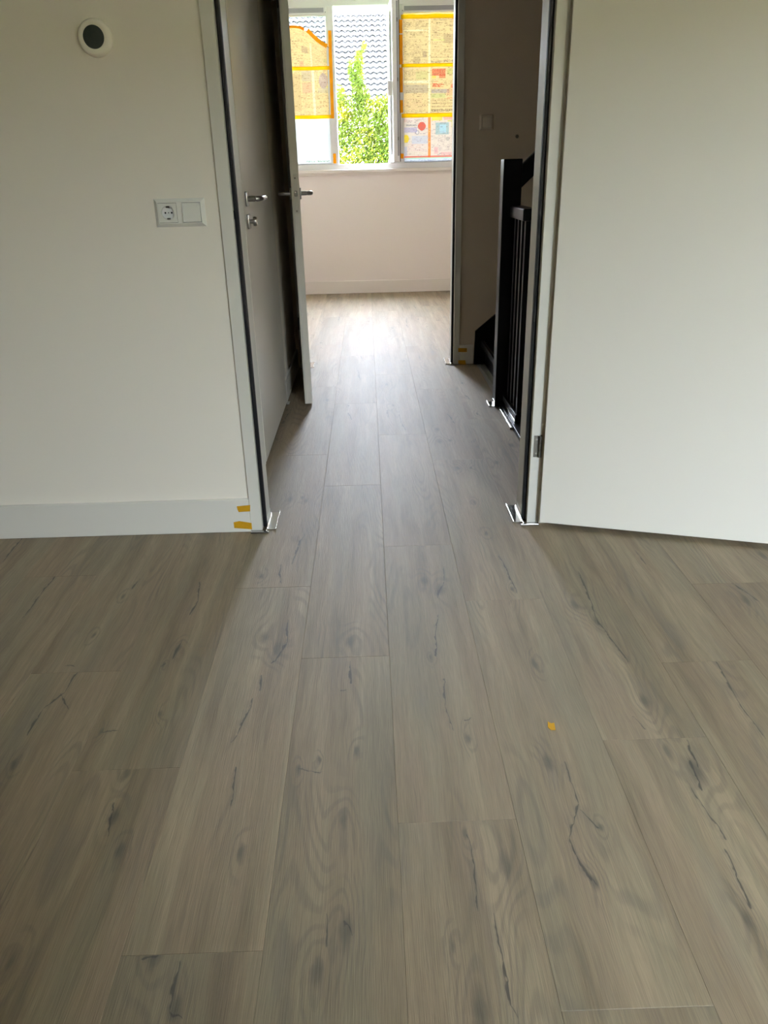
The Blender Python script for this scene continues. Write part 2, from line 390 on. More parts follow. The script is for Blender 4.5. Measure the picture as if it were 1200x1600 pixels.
# hall left wall with a doorway (door 3)
D3A, D3B = 3.195, 4.130          # clear opening of the closed side door
mb = MB()
mb.box(HL-0.1, HL, W1B, D3A-0.04, 0, CEIL).box(HL-0.1, HL, D3B+0.04, W2, 0, CEIL).box(HL-0.1, HL, D3A-0.04, D3B+0.04, HEAD+0.03, CEIL)
struct('wall_hall_left', mb, 'wall', 'shaded white hall wall holding the closed side door', 'wall')
struct('wall_cupboard', MB().box(HL-0.70, HL-0.66, W1B, W2, 0, CEIL), 'wall', 'wall of the cupboard behind the closed side door', 'wall')
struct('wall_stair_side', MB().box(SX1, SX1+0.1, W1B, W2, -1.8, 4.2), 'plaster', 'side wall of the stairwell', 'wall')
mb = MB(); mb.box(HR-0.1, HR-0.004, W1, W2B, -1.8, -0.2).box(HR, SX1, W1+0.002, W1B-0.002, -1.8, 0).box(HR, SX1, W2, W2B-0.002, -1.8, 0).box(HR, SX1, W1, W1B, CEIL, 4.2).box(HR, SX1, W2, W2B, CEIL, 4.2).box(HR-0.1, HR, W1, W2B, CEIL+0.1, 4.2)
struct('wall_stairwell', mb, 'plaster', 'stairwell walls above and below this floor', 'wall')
struct('floor_stairwell', MB().box(HR-0.1, SX1+0.1, W1, W2B, -1.9, -1.8), 'subfloor', 'floor at the bottom of the stairwell', 'floor')
mb = MB(); mb.box(NX0-0.1, NX1+0.1, NY0-0.1, W1B, CEIL, CEIL+0.1).box(HL-0.7, HR, W1B, W2, CEIL, CEIL+0.1).box(FX0-0.1, FX1+0.1, W2, WF+0.32, CEIL+0.14, CEIL+0.24).box(HR-0.1, SX1+0.1, W1, W2B, 4.2, 4.3)
mb.box(FX0-0.1, FX1+0.1, W2+0.0, W2B, CEIL, CEIL+0.14)
struct('ceiling', mb, 'ceiling', 'plain white ceiling over the rooms and hall', 'ceiling')
CF = CEIL+0.14
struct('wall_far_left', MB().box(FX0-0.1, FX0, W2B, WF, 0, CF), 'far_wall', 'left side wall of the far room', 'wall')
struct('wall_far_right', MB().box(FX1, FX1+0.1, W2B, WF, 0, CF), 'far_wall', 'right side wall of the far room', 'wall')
WX0, WX1, WZ0, WZ1 = -1.09, 1.13, 1.185, 2.66     # window hole
mb = MB(); mb.box(FX0-0.1, WX0, WF, WF+0.3, 0, CF).box(WX1, FX1+0.1, WF, WF+0.3, 0, CF).box(WX0, WX1, WF, WF+0.3, 0, WZ0).box(WX0, WX1, WF, WF+0.3, WZ1, CF)
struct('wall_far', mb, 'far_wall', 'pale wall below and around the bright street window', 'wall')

# ------------------------------------------------------------------ floor: subfloor and single planks
floor = tag(empty('floor'), 'greyed oak plank floor running from the near room to the far window', 'floor', kind='structure')
mb = MB(); ZT = -0.006
mb.box(NX0-0.1, NX1+0.1, NY0-0.1, W1B, -0.2, ZT).box(HL-0.7, HR-0.003, W1B, W2, -0.2, ZT).box(FX0-0.1, FX1+0.1, W2, WF+0.1, -0.2, ZT).box(HR-0.003, SX1, 4.0, W2, -0.2, ZT)
mb.build('subfloor', 'subfloor', floor)
PW, PLN, SEAM0 = 0.2312, 1.213, 0.027
phase = {-2: 0.865, -1: 1.693, 0: 1.125, 1: 1.962, 2: 1.342, 3: 1.624, 4: 2.02, -3: 1.30, -4: 0.45, -5: 0.98, 5: 0.5}
plank_mesh = {}
def plank_me(w, l, level):
    key = (round(w, 4), round(l, 4), level)
    if key in plank_mesh: return plank_mesh[key]
    g, c, d = 0.00015, 0.0007, 0.0004
    vs, fs = [], []
    for (ix, iz) in ((g, ZT+0.0003), (g, -d), (g+c, 0.0)):
        x, y = w/2-ix, l/2-ix
        vs += [(-x, -y, iz), (x, -y, iz), (x, y, iz), (-x, y, iz)]
    for a in (0, 4):
        for k in range(4): fs.append((a+k, a+(k+1) % 4, a+4+(k+1) % 4, a+4+k))
    fs.append((8, 9, 10, 11)); fs.append((3, 2, 1, 0))
    me = bpy.data.meshes.new('plank'); me.from_pydata(vs, [], fs); me.materials.append(M['plank_%d' % level]); plank_mesh[key] = me
    return me
planks = []
def add_plank(x0, x1, y0, y1):
    if x1-x0 < 0.006 or y1-y0 < 0.02: return
    planks.append((x0, x1, y0, y1))
zones_all = ((NX0, NX1, NY0, W1), (HL, HR, W1, W2), (FX0, FX1, W2, WF))
for k in range(-11, 10):
    xa, xb = SEAM0+k*PW, SEAM0+(k+1)*PW
    ph = phase.get(k, RNG.uniform(0, PLN))
    hall = xa > HL and xb < HR
    y = ph-6*PLN
    while y < WF:
        y0, y1 = y, y+PLN
        if hall: add_plank(xa, xb, max(y0, NY0), min(y1, WF))
        else:
            for (zx0, zx1, zy0, zy1) in zones_all:
                add_plank(max(xa, zx0), min(xb, zx1), max(y0, zy0), min(y1, zy1))
        y = y1

# cracks: pixel polylines measured on the photograph, laid on the floor (half width in mm)
CR = [((439, 880), (436, 913), 1.6), ((453, 967), (446, 1003), 2.2), ((446, 1003), (424, 1038), 3.4), ((409, 1057), (407, 1081), 1.6), ((395, 1092), (374, 1148), 2.0), ((374, 1148), (362, 1160), 1.4),
      ((547, 1030), (550, 1066), 2.0), ((533, 1080), (542, 1076), 1.6), ((692, 884), (695, 907), 1.2), ((695, 908), (684, 935), 2.2), ((682, 960), (680, 1027), 1.5), ((691, 1060), (693, 1103), 1.5),
      ((693, 1103), (706, 1142), 1.2), ((726, 1127), (738, 1122), 0.9), ((468, 1203), (505, 1206), 1.0), ((537, 1440), (552, 1466), 2.2), ((505, 1425), (510, 1480), 1.3),
      ((724, 1305), (733, 1343), 0.9), ((733, 1343), (744, 1425), 1.6), ((772, 1427), (785, 1500), 1.1), ((785, 1500), (799, 1566), 1.6), ((799, 1566), (812, 1590), 1.2),
      ((878, 1190), (890, 1222), 1.2), ((890, 1222), (901, 1252), 1.4), ((901, 1253), (892, 1310), 1.8), ((903, 1262), (939, 1294), 1.2), ((892, 1310), (906, 1337), 1.5), ((906, 1337), (937, 1386), 1.8), ((951, 1435), (990, 1512), 1.5),
      ((850, 1192), (872, 1190), 2.0), ((885, 1343), (903, 1343), 1.8), ((1077, 1158), (1094, 1200), 1.7), ((1082, 1190), (1100, 1235), 3.0), ((1107, 1271), (1133, 1309), 1.8), ((1133, 1325), (1151, 1372), 1.5), ((1151, 1372), (1170, 1420), 2.2),
      ((779, 868), (808, 927), 1.4), ((820, 1030), (842, 1038), 1.8), ((904, 893), (929, 965), 1.8), ((929, 965), (950, 993), 2.4), ((950, 993), (980, 1036), 1.5), ((992, 860), (1010, 882), 1.5),
      ((1117, 1035), (1150, 1091), 2.1), ((1150, 1091), (1198, 1156), 1.3), ((985, 1122), (1005, 1140), 1.2), ((1142, 910), (1190, 942), 2.2),
      ((93, 891), (64, 930), 1.6), ((64, 930), (35, 966), 1.5), ((217, 905), (206, 920), 1.6), ((311, 908), (308, 940), 1.3), ((308, 940), (297, 962), 1.5), ((285, 999), (275, 1029), 2.0), ((252, 1041), (262, 1035), 1.4),
      ((122, 1046), (101, 1081), 1.3), ((101, 1081), (66, 1109), 1.6), ((66, 1109), (45, 1148), 1.7), ((93, 1085), (107, 1109), 1.3), ((98, 1040), (118, 1040), 1.5), ((157, 1142), (185, 1140), 1.0),
      ((177, 1255), (164, 1309), 1.4), ((369, 1201), (355, 1262), 1.5), ((355, 1262), (352, 1309), 1.5), ((287, 1502), (273, 1575), 2.0), ((273, 1575), (288, 1592), 1.1), ((225, 1499), (250, 1492), 2.0),
      ((470, 845), (462, 862), 1.2), ((700, 1000), (708, 1040), 0.7)]
KN = [(433, 1012, 15), (412, 998, 13), (548, 1003, 14), (688, 920, 15), (664, 907, 12), (673, 1027, 6), (730, 1153, 8), (558, 1173, 8), (468, 1203, 6), (500, 1188, 5), (537, 1278, 11), (541, 1458, 15), (497, 1517, 11),
      (723, 1303, 7), (750, 1572, 17), (705, 1480, 7), (788, 1353, 15), (855, 1191, 11), (939, 1292, 5), (932, 1380, 7), (1090, 1205, 16), (1168, 1440, 11), (800, 920, 6), (836, 1038, 10), (898, 945, 12), (930, 968, 8), (1008, 1097, 12),
      (1044, 1175, 12), (1165, 938, 14), (192, 931, 7), (147, 992, 7), (280, 1012, 9), (257, 1038, 5), (159, 1141, 6), (250, 1116, 6), (184, 1330, 9), (373, 1330, 9), (196, 1206, 9), (241, 1493, 12), (280, 1575, 9), (22, 1196, 8), (15, 1505, 9),
      (453, 780, 13), (472, 778, 9), (687, 690, 14), (703, 688, 10), (716, 731, 10), (735, 731, 7), (740, 785, 7), (761, 833, 8), (478, 783, 10)]
cr_w = [(on_floor(*a), on_floor(*b), w*0.001) for a, b, w in CR]
kn_w = [(on_floor(a, b), r*0.001) for a, b, r in KN]
for x0, x1, y0, y1 in planks:
    cx, cy = (x0+x1)/2, (y0+y1)/2
    inside = lambda p: x0 <= p[0] < x1 and y0 <= p[1] < y1
    cs = [(a, b, w) for a, b, w in cr_w if inside(((a[0]+b[0])/2, (a[1]+b[1])/2))]
    ks = [(p, r) for p, r in kn_w if inside(p)]
    seen = 0.75 < cy < 2.6 and abs(cx) < 1.2
    if not seen:
        for _ in range(RNG.randint(0, 2)):
            xx = RNG.uniform(x0+0.05, x1-0.05) if x1-x0 > 0.11 else cx; yy = RNG.uniform(y0, y1)
            cs.append(((xx, yy), (xx+RNG.uniform(-0.03, 0.03), yy+RNG.uniform(0.08, 0.3)), RNG.uniform(0.0009, 0.002)))
        for _ in range(RNG.randint(0, 2)):
            ks.append(((RNG.uniform(x0+0.03, x1-0.03) if x1-x0 > 0.07 else cx, RNG.uniform(y0, y1)), RNG.uniform(0.005, 0.013)))
    lev = next(a for a, b in PLANK_LEVELS if a >= min(NCRACK, max(len(cs), len(ks))))
    o = link('plank', plank_me(x1-x0, y1-y0, lev), floor, (cx, cy, 0))
    o['plank_seed'] = RNG.uniform(0.5, 40.0)
    for i in range(lev):
        c = cs[i] if i < len(cs) else ((99, 99), (99.1, 99.1), 0.0)
        o['crack_%s_from' % 'abcdefgh'[i]] = [c[0][0]-cx, c[0][1]-cy, float(c[2])]
        o['crack_%s_to' % 'abcdefgh'[i]] = [c[1][0]-cx, c[1][1]-cy, 0.0]
    for i in range(lev):
        p, r = ks[i] if i < len(ks) else ((99, 99), 0.0)
        o['knot_%s' % 'abcdefgh'[i]] = [p[0]-cx, p[1]-cy, float(r)]

# ------------------------------------------------------------------ baseboards
def baseboard(name, x0, x1, y0, y1, label, mat='trim', h=0.126):
    mb = MB(); mb.box(x0, x1, y0, y1, 0.0005, h, 0.002)
    return struct(name, mb, mat, label, 'baseboard')
T = 0.013
baseboard('baseboard_front_left', NX0, GL-0.001, W1-T, W1, 'white baseboard under the thermostat wall with two orange tapes')
baseboard('baseboard_front_right', GR+0.001, NX1, W1-T, W1, 'white baseboard behind the open white door')
baseboard('baseboard_left', NX0, NX0+T, NY0, W1-T, 'white baseboard on the left side wall')
baseboard('baseboard_right', NX1-T, NX1, NY0, W1-T, 'white baseboard on the right side wall')
baseboard('baseboard_hall_left', HL, HL+T, D3B+0.052, W2, 'white baseboard between side door and hall end')
baseboard('baseboard_hall_left_corner', HL, HL+T, W1B+0.001, D3A-0.052, 'white baseboard between near doorway and side door')
baseboard('baseboard_hall_end', GR+0.001, 0.672, W2-T, W2, 'short shaded baseboard beside the black stairs')
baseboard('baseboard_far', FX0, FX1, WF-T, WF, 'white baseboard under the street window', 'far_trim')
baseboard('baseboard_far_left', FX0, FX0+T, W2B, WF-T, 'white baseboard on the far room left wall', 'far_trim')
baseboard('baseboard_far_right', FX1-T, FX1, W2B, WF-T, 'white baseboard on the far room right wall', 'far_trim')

# ------------------------------------------------------------------ steel door frames (local x along the wall, y into the wall)
def door_frame(root, xl, xr, depth, proud=0.009):
    fw, st, rb = 0.039, 0.012, 0.034
    p, b = -proud, depth+proud
    prof = [(xl-fw-st, p), (xl-st, p), (xl-st, rb), (xl, rb), (xl, b), (xl-fw-st, b), (xl-fw-st, depth+0.0005), (xl-fw, depth-0.004), (xl-fw, 0.004), (xl-fw-st, -0.0005)]
    MB().prism(prof, 0.003, HEAD+0.05, 0.0014).build('jamb', 'frame', root)
    mir = [(xl+xr-q[0], q[1]) for q in prof][::-1]
    MB().prism(mir, 0.003, HEAD+0.05, 0.0014).build('jamb', 'frame', root)
    MB().box(xl-st, xr+st, p, rb, HEAD+0.012, HEAD+0.05, 0.001).box(xl, xr, rb, b, HEAD, HEAD+0.05, 0.001).build('frame_head', 'frame', root)
    for x0, x1 in ((xl-0.0118, xl+0.0012), (xr-0.0012, xr+0.0118)):
        q = MB(); q.box(x0, x1, rb-0.020, rb-0.0002, 0.006, HEAD+0.011, 0.003); q.build('gasket', 'gasket', root)
    MB().box(xl, xr, rb-0.011, rb-0.0002, HEAD, HEAD+0.0115, 0.003).build('gasket', 'gasket', root)

def lever_set(root, face, along, name='handle', key=False):
    """face: matrix with local x = along the lever, y = up, z = out of the leaf"""
    mb = MB(); mb.box(-0.026, 0.026, -0.027, 0.027, 0.0002, 0.009, 0.003, 2, face)
    h = mb.build(name, 'steel', root, smooth=True)
    pts = [(0, 0, 0.006), (0, 0, 0.035)] + [(0.018*(1-math.cos(a)), 0, 0.040+0.018*math.sin(a)) for a in (0.0, 0.4, 0.8, 1.2, PI/2)] + [(0.07, 0, 0.058), (along, 0, 0.058)]
    MB().tube(pts, 0.0105, 16, face).build('lever', 'steel', h, smooth=True)
    MB().lathe([(0.0112, 0), (0.0112, 0.018), (0.009, 0.0205), (0, 0.0205)], 16, face @ TR(along-0.019, 0, 0.058) @ RY(PI/2)).build('lever_tip', 'chrome', h, smooth=True)
    if key:
        f2 = face @ TR(0, -0.083, 0)
        e = MB().box(-0.026, 0.026, -0.027, 0.027, 0.0002, 0.009, 0.003, 2, f2).build('escutcheon', 'steel', root, smooth=True)
        MB().lathe([(0.0085, 0.009), (0.0085, 0.022), (0.017, 0.0225), (0.018, 0.030), (0.015, 0.036), (0, 0.036)], 24, f2).build('cylinder_knob', 'steel', e, smooth=True)
    return h

def hinge(root, x, y, z0, mat='dark_steel'):
    mb = MB()
    h = mb.box(x-0.022, x-0.002, y+0.001, y+0.006, z0, z0+0.078, 0.001).build('hinge', mat, root)
    for k in range(3):
        MB().lathe([(0, 0), (0.0062, 0), (0.0062, 0.0245), (0, 0.0245)], 14, TR(x-0.002, y-0.003, z0+0.001+k*0.026)).build('hinge_knuckle', mat, h, smooth=True)
    for zz in (0.014, 0.064):
        MB().lathe([(0.0035, 0), (0.0035, 0.0012), (0, 0.0012)], 12, TR(x-0.013, y+0.001, z0+zz) @ RX(PI/2)).build('screw', 'steel', h)
    return h

# door 1: nearest doorway, leaf swung open against the wall on the right
d1 = tag(empty('door_1', (0, W1, 0)), 'large white door standing open against the right wall with pale steel frame', 'door', kind='structure')
door_frame(d1, OL, OR, W1B-W1)
ang = math.radians(-17.3); P0 = Vector((0.5795, 2.4575))
leafm = TR(P0.x, P0.y-W1, 0) @ RZ(ang)
lf = MB().box(0, 0.925, 0.0, 0.040, 0.018, HEAD, 0.0018, 2, leafm).build('leaf', 'leaf', d1)
MB().box(0.0, 0.0022, 0.008, 0.032, 0.03, HEAD-0.02, 0.0008, 1, TR(P0.x, P0.y-W1, 0) @ RZ(ang) @ TR(-0.0015, 0, 0)).build('edge_band', 'trim', lf)
hinge(d1, 0.573, -0.012, 0.252); hinge(d1, 0.573, -0.012, 2.05)
lever_set(d1, leafm @ TR(0.86, 0, 1.05) @ RX(PI/2) @ RZ(PI) @ RY(0), 0.13, key=False)
sp = MB().box(OL-0.0135, OL-0.0122, 0.006, 0.022, 0.98, 1.14, 0.0003).build('strike_plate', 'steel', d1)
MB().box(OL-0.0125, OL-0.0118, 0.009, 0.018, 1.04, 1.065).build('strike_hole', 'hole', sp)

# door 2: far doorway, leaf open into the hall
d2 = tag(empty('door_2', (0, W2, 0)), 'narrow-looking open white door in the hall seen from its latch edge', 'door', kind='structure')
door_frame(d2, OL2, OR, W2B-W2)
pn = Vector((-0.324, 4.100)); pf = Vector((-0.408, 4.984)); dv = (pf-pn).normalized(); LW = (pf-pn).length
leafm = TR(pn.x, pn.y-W2, 0) @ RZ(math.atan2(dv.y, dv.x))      # local x: latch edge -> hinge edge, local y: towards the left face
lf2 = MB().box(0, LW, 0, 0.040, 0.012, HEAD, 0.0016, 2, leafm).build('leaf', 'leaf', d2)
MB().box(-0.002, 0.0, 0.030, 0.0398, 0.02, HEAD-0.01, 0.0005, 1, leafm).build('rebate_strip', 'frame', lf2)
lever_set(d2, leafm @ TR(0.065, 0, 1.075) @ RX(PI/2), 0.135)
lever_set(d2, leafm @ TR(0.065, 0.040, 1.075) @ RX(-PI/2) @ Matrix.Scale(1, 4), 0.135)
lk = MB().box(-0.0021, 0.0, 0.009, 0.029, 0.985, 1.165, 0.0006, 1, leafm).build('lock_plate', 'frame', d2)
MB().box(-0.010, -0.002, 0.012, 0.026, 1.062, 1.088, 0.002, 1, leafm).build('latch_bolt', 'dark_steel', lk)
for zz in (0.995, 1.145): MB().lathe([(0.0042, 0), (0.0042, 0.001), (0, 0.001)], 12, leafm @ TR(-0.0021, 0.019, zz) @ RY(-PI/2)).build('screw', 'dark_steel', lk)
hinge(d2, OL2-0.025, -0.012, 0.25); hinge(d2, OL2-0.025, -0.012, 2.0)
# door 3: closed door in the hall's left wall (faces +x)
d3 = tag(empty('door_3', (HL, 0, 0), PI/2), 'closed white side door in the hall left wall with steel lever and knob', 'door', kind='structure')
# local x = world +y, local y = world -x
door_frame(d3, D3A, D3B, 0.1, 0.012)
MB().box(D3A-0.009, D3B+0.009, -0.0135, 0.0225, 0.010, HEAD+0.008, 0.0015).build('leaf', 'leaf', d3)
lever_set(d3, TR(D3A+0.062, -0.0135, 1.078) @ RX(PI/2), 0.128, key=True)

# ------------------------------------------------------------------ aluminium feet at the frames
def foot_plate(loc, mirror, label, scale=1.0):
    """wraps the foot of a jamb: a lip along the front, a channel with an upstand along the reveal"""
    root = empty('floor_trim', loc); s = mirror
    mx = lambda a, b: (min(s*a, s*b), max(s*a, s*b))
    x0, x1 = mx(-0.052, 0.012); MB().box(x0, x1, -0.027, -0.0105, 0.0002, 0.003, 0.0008, 1).build('front_plate', 'chrome', root)
    x0, x1 = mx(-0.052, 0.012); MB().box(x0, x1, -0.0295, -0.0268, 0.0002, 0.0062, 0.0012, 2).build('front_lip', 'steel', root)
    x0, x1 = mx(0.004, 0.032); MB().box(x0, x1, 0.0, 0.152, 0.0002, 0.0028, 0.0008, 1).build('side_plate', 'chrome', root)
    x0, x1 = mx(0.031, 0.0365); MB().box(x0, x1, -0.004, 0.154, 0.0002, 0.0095, 0.0022, 2).build('upstand', 'chrome', root)
    x0, x1 = mx(0.0015, 0.0052); MB().box(x0, x1, -0.027, 0.135, 0.0002, 0.0115, 0.0015, 2).build('upstand', 'chrome', root)
    x0, x1 = mx(0.0004, 0.0014); MB().box(x0, x1, 0.046, 0.128, 0.003, 0.030, 0.0003, 1).build('cover', 'plastic', root)
    return tag(root, label, 'floor trim', 'aluminium feet of the door frames')
foot_plate((OL, W1, 0), 1, 'aluminium foot at the near doorway left jamb, below two tapes')
foot_plate((OR, W1, 0), -1, 'aluminium foot at the near doorway right jamb, beside the open door')
foot_plate((OL2, W2, 0), 1, 'aluminium foot at the far left jamb, behind the open hall door')
foot_plate((OR, W2, 0), -1, 'aluminium foot at the far doorway right jamb')
tr = MB().box(HL+0.013, HL+0.030, D3B-0.01, D3B+0.05, 0.0002, 0.007, 0.002).build('floor_trim', 'chrome')
tag(tr, 'small aluminium foot at the closed side door frame', 'floor trim')

# ------------------------------------------------------------------ thermostat, socket, hall switch
th = empty('thermostat', (-0.735, W1, 1.519))
fm = RX(PI/2)
MB().lathe([(0, 0), (0.0465, 0), (0.0475, 0.004), (0.046, 0.012), (0.0425, 0.020), (0.040, 0.0225), (0.0305, 0.0235), (0.0285, 0.0225), (0, 0.0222)], 56, fm).build('body', 'ring', th, smooth=True)
MB().lathe([(0, 0.0232), (0.0284, 0.0232), (0.0288, 0.0226)], 56, fm).build('display', 'display', th, smooth=True)
tag(th, 'round cream wall thermostat with a dark display', 'thermostat')

so = empty('wall_socket', (-0.560, W1, 1.0635))
def socket_frame(w, h):
    b = bmesh.new()
    def loop(hw, hh, y): return [b.verts.new(p) for p in ((-hw, y, -hh), (hw, y, -hh), (hw, y, hh), (-hw, y, hh))]
    rings = [loop(w/2, h/2, 0), loop(w/2, h/2, -0.002), loop(w/2-0.0095, h/2-0.0095, -0.0105)]
    for r0, r1 in zip(rings, rings[1:]):
        for k in range(4): b.faces.new((r0[k], r0[(k+1) % 4], r1[(k+1) % 4], r1[k]))
    bmesh.ops.recalc_face_normals(b, faces=b.faces[:])
    mb = MB(); mb.merge(b)
    iw, ih, q, y0, y1 = w/2-0.0095, h/2-0.0095, 0.0278, -0.0105, -0.004
    cs_ = (-0.0355, 0.0355) if w > 0.1 else (0.0,)
    mb.box(-iw, iw, y0, y1, q, ih).box(-iw, iw, y0, y1, -ih, -q)
    edges = [-iw] + [e for c in cs_ for e in (c-q, c+q)] + [iw]
    for i in range(0, len(edges), 2): mb.box(edges[i], edges[i+1], y0, y1, -q, q)
    return mb
socket_frame(0.151, 0.080).build('frame', 'plastic', so)
ins = MB()
b = bmesh.new(); n = 40; R0 = 0.0198; hw = 0.0269
def sq(a, h=hw):
    c, s = math.cos(a), math.sin(a); m = max(abs(c), abs(s)); return (h*c/m, h*s/m)
o0 = [b.verts.new((*sq(2*PI*k/n), 0.0)) for k in range(n)]; o1 = [b.verts.new((*sq(2*PI*k/n), 0.0022)) for k in range(n)]
i1 = [b.verts.new((R0*math.cos(2*PI*k/n), R0*math.sin(2*PI*k/n), 0.0022)) for k in range(n)]
i0 = [b.verts.new((R0*0.97*math.cos(2*PI*k/n), R0*0.97*math.sin(2*PI*k/n), -0.0085)) for k in range(n)]
for A_, B_ in ((o0, o1), (o1, i1), (i1, i0)):
    for k in range(n): b.faces.new((A_[k], A_[(k+1) % n], B_[(k+1) % n], B_[k]))
b.faces.new(i0); bmesh.ops.recalc_face_normals(b, faces=b.faces[:]); b.transform(TR(-0.0355, -0.0100, 0) @ RX(PI/2)); ins.merge(b)
insert = ins.build('socket_insert', 'plastic', so)
MB().box(-0.0633, -0.0077, -0.0092, -0.0088, 0.0270, 0.0278).box(-0.0633, -0.0077, -0.0092, -0.0088, -0.0278, -0.0270).box(-0.0633, -0.0625, -0.0092, -0.0088, -0.027, 0.027).box(-0.0085, -0.0077, -0.0092, -0.0088, -0.027, 0.027).build('insert_gap', 'hole', so)
fs = TR(-0.0355, -0.0100, 0) @ RX(PI/2)
MB().lathe([(0, -0.0084), (0.0191, -0.0084)], 40, fs).build('socket_well', 'plastic_cool', insert)
for xx, rr in ((-0.0095, 0.0026), (0.0095, 0.0026), (0, 0.0016)):
    MB().lathe([(rr, -0.0083), (rr, -0.0079), (0, -0.0079)], 16, fs @ TR(xx, 0, 0)).build('pin_hole', 'hole', insert)
for s in (-1, 1):
    MB().box(-0.0045, 0.0045, s*0.0165-0.0022, s*0.0165+0.0022, -0.0082, -0.0006, 0.0004, 1, fs).build('earth_clip', 'dark_steel', insert)
MB().box(-0.0277, 0.0277, -0.0277, 0.0277, -0.0001, 0.0003, 0, 1, TR(0.0355, -0.0060, 0) @ RX(PI/2)).build('switch_gap', 'hole', so)
MB().box(-0.0268, 0.0268, -0.0268, 0.0268, -0.002, 0.0052, 0.0009, 2, TR(0.0355, -0.0106, 0) @ RX(PI/2-0.05)).build('switch_rocker', 'plastic', so)
tag(so, 'white double wall plate with a round socket and a switch', 'socket')

hs = empty('light_switch', (0.716, W2, 1.416))
socket_frame(0.082, 0.082).build('frame', 'cream', hs)
MB().box(-0.0277, 0.0277, -0.0277, 0.0277, -0.0001, 0.0003, 0, 1, TR(0, -0.0060, 0) @ RX(PI/2)).build('switch_gap', 'hole', hs)
MB().box(-0.0268, 0.0268, -0.0268, 0.0268, -0.002, 0.0052, 0.0009, 2, TR(0, -0.0106, 0) @ RX(PI/2+0.05)).build('switch_rocker', 'cream', hs)
tag(hs, 'square white switch on the shaded wall above the stairs', 'switch')
wp = MB(); wp.lathe([(0, 0.001), (0.009, 0.001), (0.010, 0.0), (0, 0.0)], 20, RX(PI/2)).lathe([(0.006, 0.0008), (0.006, 0.006), (0, 0.007)], 16, RX(PI/2))
wpo = wp.build('wall_plug', 'dark_steel', None, True, (0.899, W2, 1.338)); tag(wpo, 'small dark wall plug right of the hall switch', 'wall plug')

# ------------------------------------------------------------------ stairs up, balustrade, edge trims
st = empty('staircase', (0.70, 4.06, 0))
Y0s, Y1s = 0.03, W2-4.06         # local y range between newel line and wall
rise, go = 0.178, 0.195
for k in range(6):
    x = 0.018+k*go; z = 0.155+k*rise
    t = MB().box(x, x+go+0.035, Y0s, Y1s-0.032, z-0.040, z, 0.004, 2).build('tread', 'black_wood', st)
    MB().box(x+0.012, x+0.020, Y0s+0.02, Y1s-0.05, z-0.0005, z+0.0012, 0.0004, 1).build('grip_strip', 'dark_steel', t)
    if k == 0: MB().box(x+0.03, x+0.045, Y0s, Y1s-0.032, 0.0, z-0.040).build('riser', 'black_wood', st)
    else: MB().box(x+0.03, x+0.045, Y0s, Y1s-0.032, z-rise, z-0.040).build('riser', 'black_wood', st)
sl = 0.83
pts = [(-0.024, 0.001), (1.2, 0.001), (1.2, 0.213+1.224*sl), (-0.024+0.004, 0.213)]
# wall string: polygon in x-z, thickness in y
def xz_board(pts, y0, y1, bev=0.002):
    mb = MB(); mb.prism([(p[0], -p[1]) for p in pts], 0, y1-y0, bev, TR(0, y0, 0) @ Matrix(((1, 0, 0, 0), (0, 0, 1, 0), (0, -1, 0, 0), (0, 0, 0, 1))))
    return mb
xz_board(pts, Y1s-0.030, Y1s-0.0005).build('wall_string', 'black_wood', st)
xz_board([(0.052, 0.001), (0.25, 0.001), (1.2, 0.80), (1.2, 1.16), (0.052, 0.22)], -0.035, Y0s-0.0005).build('outer_string', 'black_wood', st)
tag(st, 'black wooden stairs rising to the right at the hall end', 'staircase')

ba = empty('balustrade', (0.66, 3.99, 0))
MB().box(0, 0.090, 0, 0.09, 0.002, 1.207, 0.004, 2).build('newel_post', 'black_wood', ba)
xz_board([(0.0895, 1.075), (0.62, 1.56), (0.62, 1.665), (0.0895, 1.178)], 0.02, 0.072, 0.006).build('sloping_handrail', 'black_wood', ba)
MB().box(0.038, 0.106, -0.345, -0.0005, 0.948, 1.000, 0.006, 2).build('handrail', 'black_wood', ba)
MB().box(0.040, 0.098, -0.375, -0.0005, 0.022, 0.062, 0.003, 2).build('bottom_rail', 'black_wood', ba)
for k in range(4):
    y = -0.075-k*0.085
    MB().box(0.052, 0.086, y-0.017, y+0.017, 0.0615, 0.949, 0.003, 2).build('baluster', 'black_wood', ba)
MB().box(0.052, 0.106, -0.345, -0.335, 0.0615, 0.949, 0.002).build('end_panel', 'black_wood', ba)
MB().box(0.024, 0.118, -0.62, -0.0005, -0.24, 0.0215, 0.002).build('trimmer', 'black_wood', ba)
tag(ba, 'black newel post with short baluster railing at the stairwell edge', 'balustrade')

nf = empty('floor_trim', (0.66, 3.99, 0))
MB().box(-0.030, 0.0, -0.010, 0.085, 0.0002, 0.003, 0.0008, 1).build('side_plate', 'chrome', nf)
MB().box(-0.034, -0.028, -0.012, 0.088, 0.0002, 0.010, 0.002).build('upstand', 'chrome', nf)
MB().box(-0.005, -0.0005, -0.014, 0.06, 0.0002, 0.030, 0.001).build('cover', 'chrome', nf)
tag(nf, 'aluminium foot beside the black newel post', 'floor trim')
et = empty('edge_trim', (0.672, 3.585, 0))
MB().box(0.0, 0.008, 0, 0.385, 0.0002, 0.012, 0.003).build('front_bar', 'chrome', et)
MB().box(0.0075, 0.026, 0, 0.385, 0.0002, 0.004, 0.0008).build('channel', 'steel', et)
MB().box(0.0255, 0.0335, 0.03, 0.385, 0.0218, 0.034, 0.003).build('rear_bar', 'chrome', et)
MB().box(-0.002, 0.036, -0.006, 0.0, 0.0002, 0.010, 0.002).build('end_cap', 'dark_steel', et)
tag(et, 'double aluminium edge bar under the black balusters', 'edge trim')
